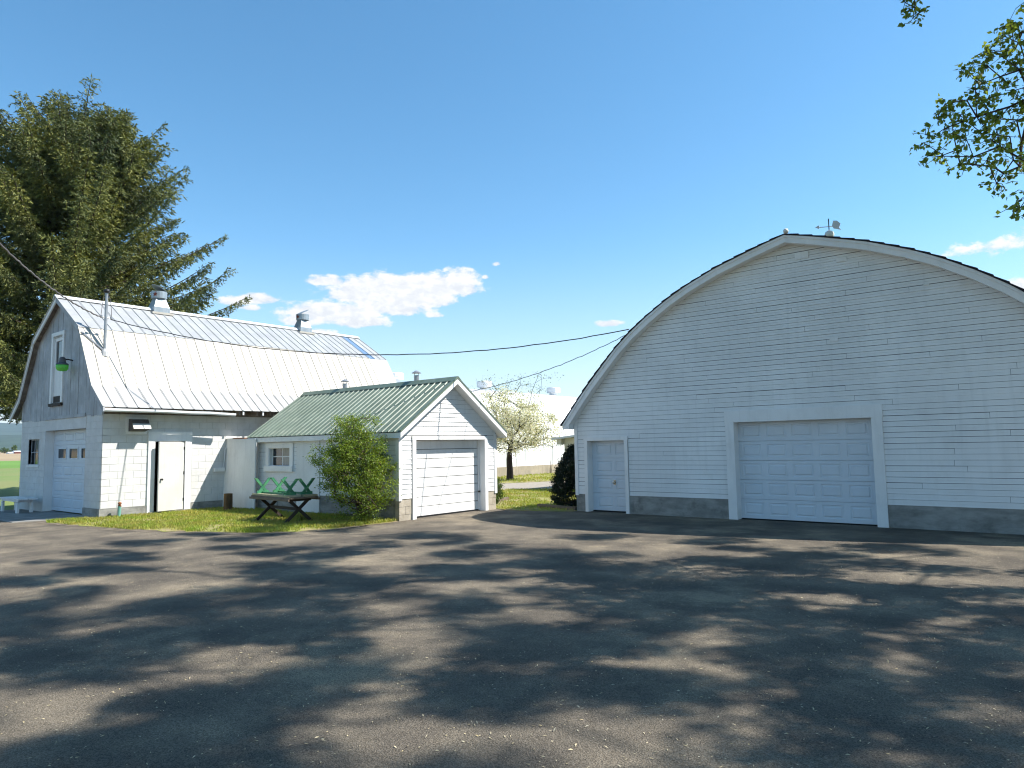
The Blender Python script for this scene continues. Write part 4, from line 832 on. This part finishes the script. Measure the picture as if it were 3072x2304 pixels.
# --- big shade trees whose crowns hang over the yard from the right of the picture; two unseen ones added behind
def shade_tree(label, base, trunk_h, lean, ells, extra, n_per, seed):
    g = np.random.default_rng(seed); t = thing('shade_tree', label, 'tree', base)
    tr = [np.array(base)+np.array((lean[0]*s, lean[1]*s, trunk_h*s)) for s in np.linspace(0, 1, 9)]
    cl = np.concatenate([np.repeat(ellipsoid(max(4, n//3), c, r, .15, g), 3, 0)+ball(max(4, n//3)*3, g)*np.array((.48, .48, .30))*np.repeat(g.uniform(.5, 1.4, max(4, n//3)), 3)[:, None] for n, c, r in ells])
    x, y, zc = pix(cl); inside = (zc > 0) & (x > -220) & (x < 3230) & (y > -190) & (y < 2400); cl = cl[~inside]
    allc = np.concatenate([cl, np.array([e[:3] for e in extra])]) if len(extra) else cl
    pos, par, rad, seg = grow(tr, allc, tail=len(extra), step=.7, rtip=.0062, rpow=.52, jit=.16, sag=.05) if len(extra) else grow(tr, allc, .7, .0062, .52, .16, .05)
    V, F = tubes_np(*seg, sides=6); o = link('trunk', mesh_np('trunk', V-np.array(base), F, 'bark'), t)
    V, F = scatter_leaves(cl, g.uniform(.30, .48, len(cl)), n_per, .125, .105, uni=True)
    if len(extra):
        ec = np.array([e[:3] for e in extra]); er = np.array([e[3] for e in extra])
        # twigs with leaves along them
        P0, P1 = [], []; LC_, LD = [], []
        for c, r in zip(ec, er):
            for _ in range(4):
                d = g.normal(size=3); d[2] = d[2]*.6-.35; d /= np.linalg.norm(d); q = c+d*r*g.uniform(.6, 1.5); m_ = (c+q)/2+g.normal(0, .03, 3)
                P0 += [c, m_]; P1 += [m_, q]
                for s in np.linspace(.25, 1, 7):
                    b = c+(q-c)*s; LC_.append(b+g.normal(0, .025, 3)); LD.append(g.normal(size=3)+d*.4-np.array((0, 0, .4)))
        n = len(P0); V2, F2 = tubes_np(P0, P1, np.full(n, .005), np.full(n, .003), 4); link('twigs', mesh_np('twigs', V2-np.array(base), F2, 'bark_dark'), t, kind='stuff')
        LC_, LD = np.array(LC_), np.array(LD); n = len(LC_); Nn = unit(n); Nn[:, 2] += .4; V3, F3 = leaves_np(LC_, LD, Nn, .082*g.uniform(.6, 1.2, n), .066*g.uniform(.7, 1.2, n))
        F = np.concatenate([F, F3+len(V)]); V = np.concatenate([V, V3])
    link('crown', mesh_np('crown', V-np.array(base), F, 'leaf'), t, kind='stuff'); return t
vis = [(2770, 428), (2800, 408), (2835, 385), (2785, 468), (2830, 465), (2870, 450), (2815, 345), (2850, 330), (2835, 312), (2880, 345), (2900, 300), (2930, 280), (2905, 380), (2930, 350), (2900, 420), (2945, 400), (2920, 470), (2880, 490), (2960, 320), (2985, 290), (2950, 250), (2925, 240),
       (2890, 205), (2920, 180), (2950, 160), (2980, 150), (3005, 80), (3030, 60), (3015, 110), (3055, 70), (3060, 130), (3020, 180), (3060, 210), (3000, 230), (3040, 270), (3070, 300), (3010, 340), (3050, 360), (2990, 390), (3030, 410), (3065, 430), (3000, 440), (2960, 480), (2980, 500), (3010, 520), (3040, 480), (2990, 550), (3060, 500), (3068, 95), (3075, 180), (3080, 260), (3085, 350), (2975, 420), (2965, 200), (3045, 150), (2940, 310), (3030, 320), (2860, 400), (2970, 355)]
hlp = [(3500, -60), (3380, 40), (3270, 120), (3180, 190), (3110, 240), (3400, 330), (3290, 400), (3190, 450), (3120, 510), (3090, 580), (3060, 625), (3400, -300), (3200, -340), (3000, -340), (2850, -300), (2760, -170), (2742, -40), (2745, 22), (2715, 8), (2738, 55)]
ex1 = [(*at(x, y, y=11.6), .15 if x < 3090 else .3) for x, y in hlp]+[(*at(x, y, y=12.2+rng.uniform(-.9, .9)), .20) for x, y in sorted(vis, key=lambda q: -q[0])]
shade_tree('tall leafy tree overhanging the yard from beside the big barn', (8.3, 16.2, 0), 9.5, (-2.2, -.6), [(480, (3.2, 14.4, 15.0), (8.6, 7.4, 5.4)), (70, (4.4, 13.4, 9.5), (3.2, 3.5, 3.0))], ex1, 150, 11)
shade_tree('broad leafy tree right of the yard shading the near asphalt', (11.0, 9.0, 0), 8.5, (-1.6, .1), [(250, (7.0, 9.2, 12.6), (7.4, 7.0, 5.4)), (70, (5.0, 6.5, 15.5), (5.5, 5.0, 3.0))], [], 150, 12)
shade_tree('unseen broad leafy tree added behind the viewpoint to dim the yard', (1.5, -4.5, 0), 7.0, (-.3, .2), [(360, (1.0, -3.0, 11.), (8.5, 7.0, 4.5))], [], 95, 13)  # added out of view; its crown blocks sky light on the near asphalt
shade_tree('unseen tall leafy tree added behind the viewpoint, left, to cut sky light', (-8.5, -3.5, 0), 9.0, (.4, .6), [(330, (-6.0, .5, 14.5), (7.0, 6.0, 4.5))], [], 95, 14)  # made-up overhead crown that keeps zenith sky light off the yard

# --- big spruce
def spruce(base, H, Rm):
    g = np.random.default_rng(21); b0 = np.array(base); t = thing('spruce_tree', 'huge dark spruce towering behind the gambrel barn', 'tree', base)
    P0, P1, R0, R1 = [], [], [], []
    def leader(x, y, h, h0):
        zs = np.linspace(h0, h, 14); ps = [b0+np.array((x*min(1, zq/(h*.55)), y*min(1, zq/(h*.55)), zq)) for zq in zs]
        for a, b in zip(ps[:-1], ps[1:]): P0.append(a); P1.append(b); R0.append(.42*(1-(a[2]-b0[2])/h)+.02); R1.append(.42*(1-(b[2]-b0[2])/h)+.02)
        return lambda zq: b0+np.array((x*min(1, zq/(h*.55)), y*min(1, zq/(h*.55)), zq))
    TC, TD = [], []
    tops = [(-.3, -.2, H), (1.2, .95, H*.975), (-1.3, -1.1, H*.93)]
    for ti, (tx, ty_, h) in enumerate(tops):
        ax = leader(tx, ty_, h, 0. if ti == 0 else h*.62)
        z_ = 4.3 if ti == 0 else h*.72
        while z_ < h-.15:
            u = z_/h; env = Rm/7.*float(np.interp(h-z_, [0, 1, 2.5, 3.7, 6.9, 10, 13, 17], [.35, 1.3, 2.7, 3.8, 5.3, 6.5, 6.9, 6.6]))*(1 if ti == 0 else .75); nb = int(9-3*u)
            a0 = g.uniform(0, 6.28)
            for k in range(nb):
                a = a0+2*math.pi*k/nb+g.normal(0, .25); L = env*g.uniform(.70, 1.12)+.25; el0 = .05+.9*u**1.6+g.normal(0, .1)
                dh = np.array((math.cos(a), math.sin(a), 0)); st = ax(max(4., z_+g.normal(0, .12))); n = max(4, int(L/.24)); prev = st
                side = np.array((-dh[1], dh[0], 0))
                for i in range(1, n+1):
                    s = i/n; zz = L*(math.sin(el0)*s-.30*s*(1-u)*(1-s*.95)*1.3+.10*s*s*s)
                    p = st+dh*L*s*math.cos(el0*.7)+np.array((0, 0, zz)); P0.append(prev); P1.append(p); r0 = .028*L*.35*(1-s)+.008; R0.append(r0+.006); R1.append(r0)
                    if s > .22:
                        bl = (.34+.62*L*.20*(1.05-s))*g.uniform(.7, 1.25)
                        for sd in (-1, 1, 0, -2, 2):
                            dd = (side*np.sign(sd)*g.uniform(.6, 1.1)+dh*g.uniform(.4, .9)+np.array((0, 0, g.uniform(-.5, .1) if abs(sd) == 1 else g.uniform(-1.5, -.5)))) if sd else (dh*.6+np.array((0, 0, -1.0 if s < .9 else .15))+side*g.normal(0, .3))
                            dd /= np.linalg.norm(dd); ll = bl*(1 if abs(sd) == 1 else .72)
                            m_ = max(2, int(ll/.095))
                            for j in range(m_):
                                q = (j+.6)/m_; c = p+dd*ll*q+np.array((0, 0, -.12*ll*q*q))+g.normal(0, .018, 3)
                                TC.append(c); TD.append(dd)
                    prev = p
            z_ += g.uniform(.34, .52)*(1.15-.45*u)
    TC, TD = np.array(TC), np.array(TD)
    keep = TC[:, 2] > 3.5+.5*np.sin(TC[:, 0]*2.); TC, TD = TC[keep], TD[keep]
    rep = 4; C = np.repeat(TC, rep, 0); D = np.repeat(TD, rep, 0); n = len(C); D = D*.85+g.normal(0, .42, (n, 3)); C = C+g.normal(0, .03, (n, 3))
    V, F = leaves_np(C-D*.03, D, unit(n), g.uniform(.12, .23, n), g.uniform(.034, .058, n), .1)
    link('crown', mesh_np('crown', V-b0, F, 'spruce_needle'), t, kind='stuff')
    V, F = tubes_np(np.array(P0), np.array(P1), np.array(R0), np.array(R1), 5); link('trunk', mesh_np('trunk', V-b0, F, 'bark'), t); print('spruce', n)
spruce((-36.3, 12.2, 0), 17.9, 7.6)

# --- blossoming tree
def blossom_tree():
    g = np.random.default_rng(31); base = np.array((-24.0, 29.4, 0.)); t = thing('blossom_tree', 'white blossoming fruit tree on lawn before arched building', 'tree', tuple(base))
    tr = [base+(0, 0, .0), base+(.01, 0, .5), base+(-.02, 0, 1.0), base+(.0, .0, 1.45), base+(.08, 0, 1.9), base+(.1, .1, 2.4)]
    cl = np.concatenate([ellipsoid(250, base+(.2, 0, 2.75), (2.7, 2.5, 1.35), .2, g), ellipsoid(80, base+(.0, 0, 3.9), (2.0, 1.8, 1.1), .3, g)])
    cl = cl[cl[:, 2] > 1.35]
    tp = np.array([base+(g.normal(0, 1.1), g.normal(0, .9), g.uniform(4.6, 5.7)) for _ in range(26)]+[base+(s*g.uniform(2.6, 3.6), g.normal(0, .8), g.uniform(1.6, 3.4)) for s in (-.75, 1, 1, 1, 1, .9, -.7, -.8)])
    allc = np.concatenate([cl, tp]); pos, par, rad, seg = grow(tr, allc, .35, .007, .49, .06, .04)
    seg = list(seg); V, F = tubes_np(*seg, sides=6); link('trunk', mesh_np('trunk', V-base, F, 'bark_dark'), t)
    MB().tube([base+(0, 0, -.05), base+(0, 0, .12), base+(0, 0, .6), base+(-.02, 0, 1.1), base+(0, 0, 1.5)], [.26, .2, .165, .155, .13], 9).build('bole', 'bark_dark', t)
    V, F = scatter_leaves(cl, g.uniform(.22, .42, len(cl)), 58, .075, .07, .3); link('blossom', mesh_np('blossom', V-base, F, 'blossom'), t, kind='stuff')
    cc = np.concatenate([cl, tp]); V, F = scatter_leaves(cc, g.uniform(.25, .45, len(cc)), 20, .085, .045, .3); link('foliage', mesh_np('foliage', V-base, F, 'blossom_leaf'), t, kind='stuff')
blossom_tree()

# --- the loose green bush by the garage wall
def bush(name, label, base, cl, per, L, Wd, m, rad=.16, rt=.005, stems=7, spread=.3, sp_h=.35, twm='twig', group=None):
    b0 = np.array(base, float); t = thing(name, label, 'shrub', base, group); P0s = []
    V_all, F_all, o = [], [], 0
    lab = rng.integers(0, stems, len(cl)); ang = rng.uniform(0, 6.28, stems)
    for s in range(stems):
        c = cl[lab == s]
        if len(c) == 0: continue
        d = np.array((math.cos(ang[s]), math.sin(ang[s]), 0))*spread*rng.uniform(.3, 1)
        tr = [b0+d*.3*q+np.array((0, 0, sp_h*q)) for q in (0, .4, .8, 1.2)]
        pos, par, rd, seg = grow(tr, c, .2, rt, .42, .03, .02); V, F = tubes_np(*seg, sides=4); V_all.append(V); F_all.append(F+o); o += len(V)
    link('stems', mesh_np('stems', np.concatenate(V_all)-b0, np.concatenate(F_all), twm), t)
    V, F = scatter_leaves(cl, np.full(len(cl), rad), per, L, Wd, .3); link('foliage', mesh_np('foliage', V-b0, F, m), t, kind='stuff'); return t
bc = np.array((-14.15, 11.14, 0.))
cl = np.concatenate([ellipsoid(330, bc+(-.05, .0, 1.38), (1.05, .92, .80), .35), ellipsoid(100, bc+(.0, 0, 1.9), (.75, .62, .42), .3), ellipsoid(110, bc+(.25, .15, .85), (.85, .72, .6), .3), ellipsoid(46, bc+(.2, .1, .35), (.5, .42, .26), .3)])
shoots = np.array([bc+(rng.uniform(-.55, .65), rng.uniform(-.35, .35), rng.uniform(2.2, 2.62)) for _ in range(30)])
cl = cl+rng.normal(0, .10, cl.shape); f_ = np.sin(cl[:, 0]*5.1+cl[:, 2]*3.)*np.sin(cl[:, 1]*4.3-cl[:, 2]*4.7); cl = cl[rng.uniform(0, 1, len(cl)) < .85+.5*f_]
cl = np.concatenate([cl, shoots]); cl[:, 1] = np.minimum(cl[:, 1], 11.92); cl = cl[~((cl[:, 0] < bc[0]-.25) & (cl[:, 2] < .75))]
bush('leafy_bush', 'tall bright green leafy bush against the garage side wall', (bc[0]+.25, bc[1]+.05, .02), cl, 60, .052, .028, 'bush_leaf', .14, .0042, 9, .35, .4)
cl = ellipsoid(150, (-14.45, 16.55, .45), (.50, .50, .46), .7)
bush('boxwood_shrub', 'small round clipped shrub at the rear garage corner', (-14.45, 16.55, .02), cl[cl[:, 2] > .05], 60, .045, .03, 'boxwood_leaf', .10, .004, 4, .15, .1)
zz = rng.uniform(.08, 1.78, 420); rr = np.interp(zz, [0, .3, .8, 1.2, 1.6, 1.85], [.55, .66, .64, .45, .2, .03])*np.sqrt(rng.uniform(.5, 1, 420)); aa = rng.uniform(0, 6.28, 420)
cl = np.stack([-11.72+rr*np.cos(aa), 17.35+rr*np.sin(aa), zz], 1)
bush('arborvitae', 'dark conical conifer beside the big barn corner', (-11.72, 17.35, .02), cl[cl[:, 0] < -11.12], 80, .055, .026, 'arborvitae_leaf', .085, .004, 3, .08, .2)
for (a, b, lbl) in (((-14.75, 17.35), (-15.3, 18.6), 'weathered timber edging below round shrub'), ((-12.5, 16.62), (-11.1, 16.50), 'weathered timber edging in front of dark conifer')):
    a, b = np.array((*a, 0)), np.array((*b, 0)); d = (b-a)/np.linalg.norm(b-a); s = np.array((-d[1], d[0], 0))*.06
    o = MB().hexa([a-s, b-s, b+s, a+s], [a-s*.9+(0, 0, .13), b-s*.9+(0, 0, .11), b+s*.9+(0, 0, .11), a+s*.9+(0, 0, .13)]).build('garden_edging', 'edging_wood'); tag(o, lbl, 'edging', 'garden edging timbers')
# bare weed against the far wall
wd_ = at(1636, 1424, z=0.); wd_ = np.array((-26.55, 36.6, 0.))
mb = MB()
for k in range(5): q = wd_+(rng.normal(0, .05), rng.normal(0, .25), rng.uniform(.5, 1.4)); mb.tube([wd_+(0, rng.normal(0, .08), 0), (wd_+q)/2+rng.normal(0, .05, 3), q], [.012, .009, .004], 4)
tag(mb.build('dry_weed', 'twig'), 'dry leafless weed standing against far concrete footing', 'weed')
# distant trees and farm buildings
for i, (px, dist, h, wd2) in enumerate(((12, 620, 4.6, 2.6), (41, 640, 6.5, 1.7), (30, 660, 2.4, 2.))):
    a = at(px, 1384, z=0.); d = a[:2]/np.linalg.norm(a[:2]); b = np.array((d[0]*dist, d[1]*dist, 2.6))
    t = thing('distant_tree', ('round dark tree on the distant field', 'tall narrow tree on the distant field', 'low bush on the distant field')[i], 'tree', tuple(b), 'trees on the distant field')
    MB().tube([b, b+(0, 0, h*.5)], .3, 6).build('trunk', 'bark', t)
    c = ellipsoid(60, b+(0, 0, h*.55), (wd2, wd2, h*.45), .4); V, F = scatter_leaves(c, np.full(60, .6), 12, .6, .5); link('crown', mesh_np('crown', V-b, F, 'boxwood_leaf'), t, kind='stuff')
for i, (px, m, wd2, h, lbl) in enumerate(((40, 'white_metal_bldg', 7., .9, 'tiny white farm building on the distant field'), (49, 'rust_red', 4., 1.6, 'tiny reddish farm building on the distant field'))):
    a = at(px, 1384, z=0.); d = a[:2]/np.linalg.norm(a[:2]); b = np.array((d[0]*560, d[1]*560, 2.0)); t = thing('farm_building', lbl, 'building', tuple(b), None)
    MB().box(b[0]-3, b[0]+3, b[1]-wd2/2, b[1]+wd2/2, b[2]-1, b[2]+h).build('wall', m, t); MB().prism([(b[0]-3.3, b[1]-wd2/2, b[2]+h), (b[0]+3.3, b[1]-wd2/2, b[2]+h), (b[0], b[1]-wd2/2, b[2]+h+.8)], (0, wd2, 0)).build('roof', 'metal_white', t)

# ------------------------------------------------------------------ grass blades and litter
def inpoly(P, poly):
    x, y = P[:, 0], P[:, 1]; r = np.zeros(len(P), bool); n = len(poly)
    for i in range(n):
        (x0, y0), (x1, y1) = poly[i][:2], poly[(i+1) % n][:2]
        if y0 == y1: continue
        c = ((y0 > y) != (y1 > y)) & (x < (x1-x0)*(y-y0)/(y1-y0)+x0); r ^= c
    return r
def grass(name, label, poly, n, zg, h, wd):
    pl = np.array([p[:2] for p in poly]); lo, hi = pl.min(0), pl.max(0); P = rng.uniform(lo, hi, (n*3, 2)); P = P[inpoly(P, poly)]
    f = np.sin(P[:, 0]*1.9+1.3*np.sin(P[:, 1]*2.3))*np.sin(P[:, 1]*2.7+.7*np.sin(P[:, 0]*3.1)); P = P[rng.uniform(0, 1, len(P)) < .5+.5*f][:n]
    k = len(P); B = np.column_stack([P, np.full(k, zg)]); D = rng.normal(0, .45, (k, 3)); D[:, 2] = 1; H = h*rng.uniform(.5, 1.3, k)
    V, F = leaves_np(B, D, unit(k), H, np.full(k, wd)*rng.uniform(.7, 1.3, k), .05); o = link(name, mesh_np(name, V, F, 'grass_blade'), kind='stuff'); o['label'] = label; o['category'] = 'grass'
grass('grass', 'short sunlit grass in front of garage and block barn', yard_lawn, 46000, .010, .09, .016)
grass('grass', 'short grass between garage and big barn', back_lawn, 42000, .018, .075, .016)
grass('grass', 'grass strip before the arched building', far_lawn, 30000, .018, .11, .03)
n = 5200; rr = 2.6+11*rng.uniform(0, 1, n)**.75; an = R(-38.9)+rng.uniform(-.72, .72, n); P = np.column_stack([rr*np.sin(an), rr*np.cos(an), np.full(n, .004)])
cx = rng.uniform(0, 1, n) < .35; P[cx, :2] = P[cx, :2][rng.integers(0, max(1, cx.sum()), cx.sum())]+rng.normal(0, .12, (cx.sum(), 2))
P = P[P[:, 1] < 16.2]; P = P[~inpoly(P, yard_lawn)]; n = len(P); D = rng.normal(size=(n, 3)); D[:, 2] = np.abs(D[:, 2])*.12; N = np.tile((0., 0, 1), (n, 1))+rng.normal(0, .2, (n, 3))
V, F = leaves_np(P, D, N, rng.uniform(.012, .038, n), rng.uniform(.004, .011, n), .2); o = link('seed_litter', mesh_np('seed_litter', V, F, 'litter'), kind='stuff'); o['label'] = 'pale fallen seeds and leaf scraps scattered on the asphalt'; o['category'] = 'litter'

# ------------------------------------------------------------------ the air over the far fields
hz = MB().box(-7000, 7000, -7000, 7000, -1.2, 262).build('haze', 'litter'); hz['kind'] = 'stuff'
hm = bpy.data.materials.new('haze_air'); hm.use_nodes = True; t = NT(hm.node_tree); hm.node_tree.nodes.clear()
pv = t.n('ShaderNodeVolumePrincipled', {'Color': (.66, .80, 1., 1), 'Density': .000085, 'Anisotropy': .2}); t.t.links.new(pv.outputs[0], t.n('ShaderNodeOutputMaterial').inputs['Volume'])
hz.data.materials.clear(); hz.data.materials.append(hm)
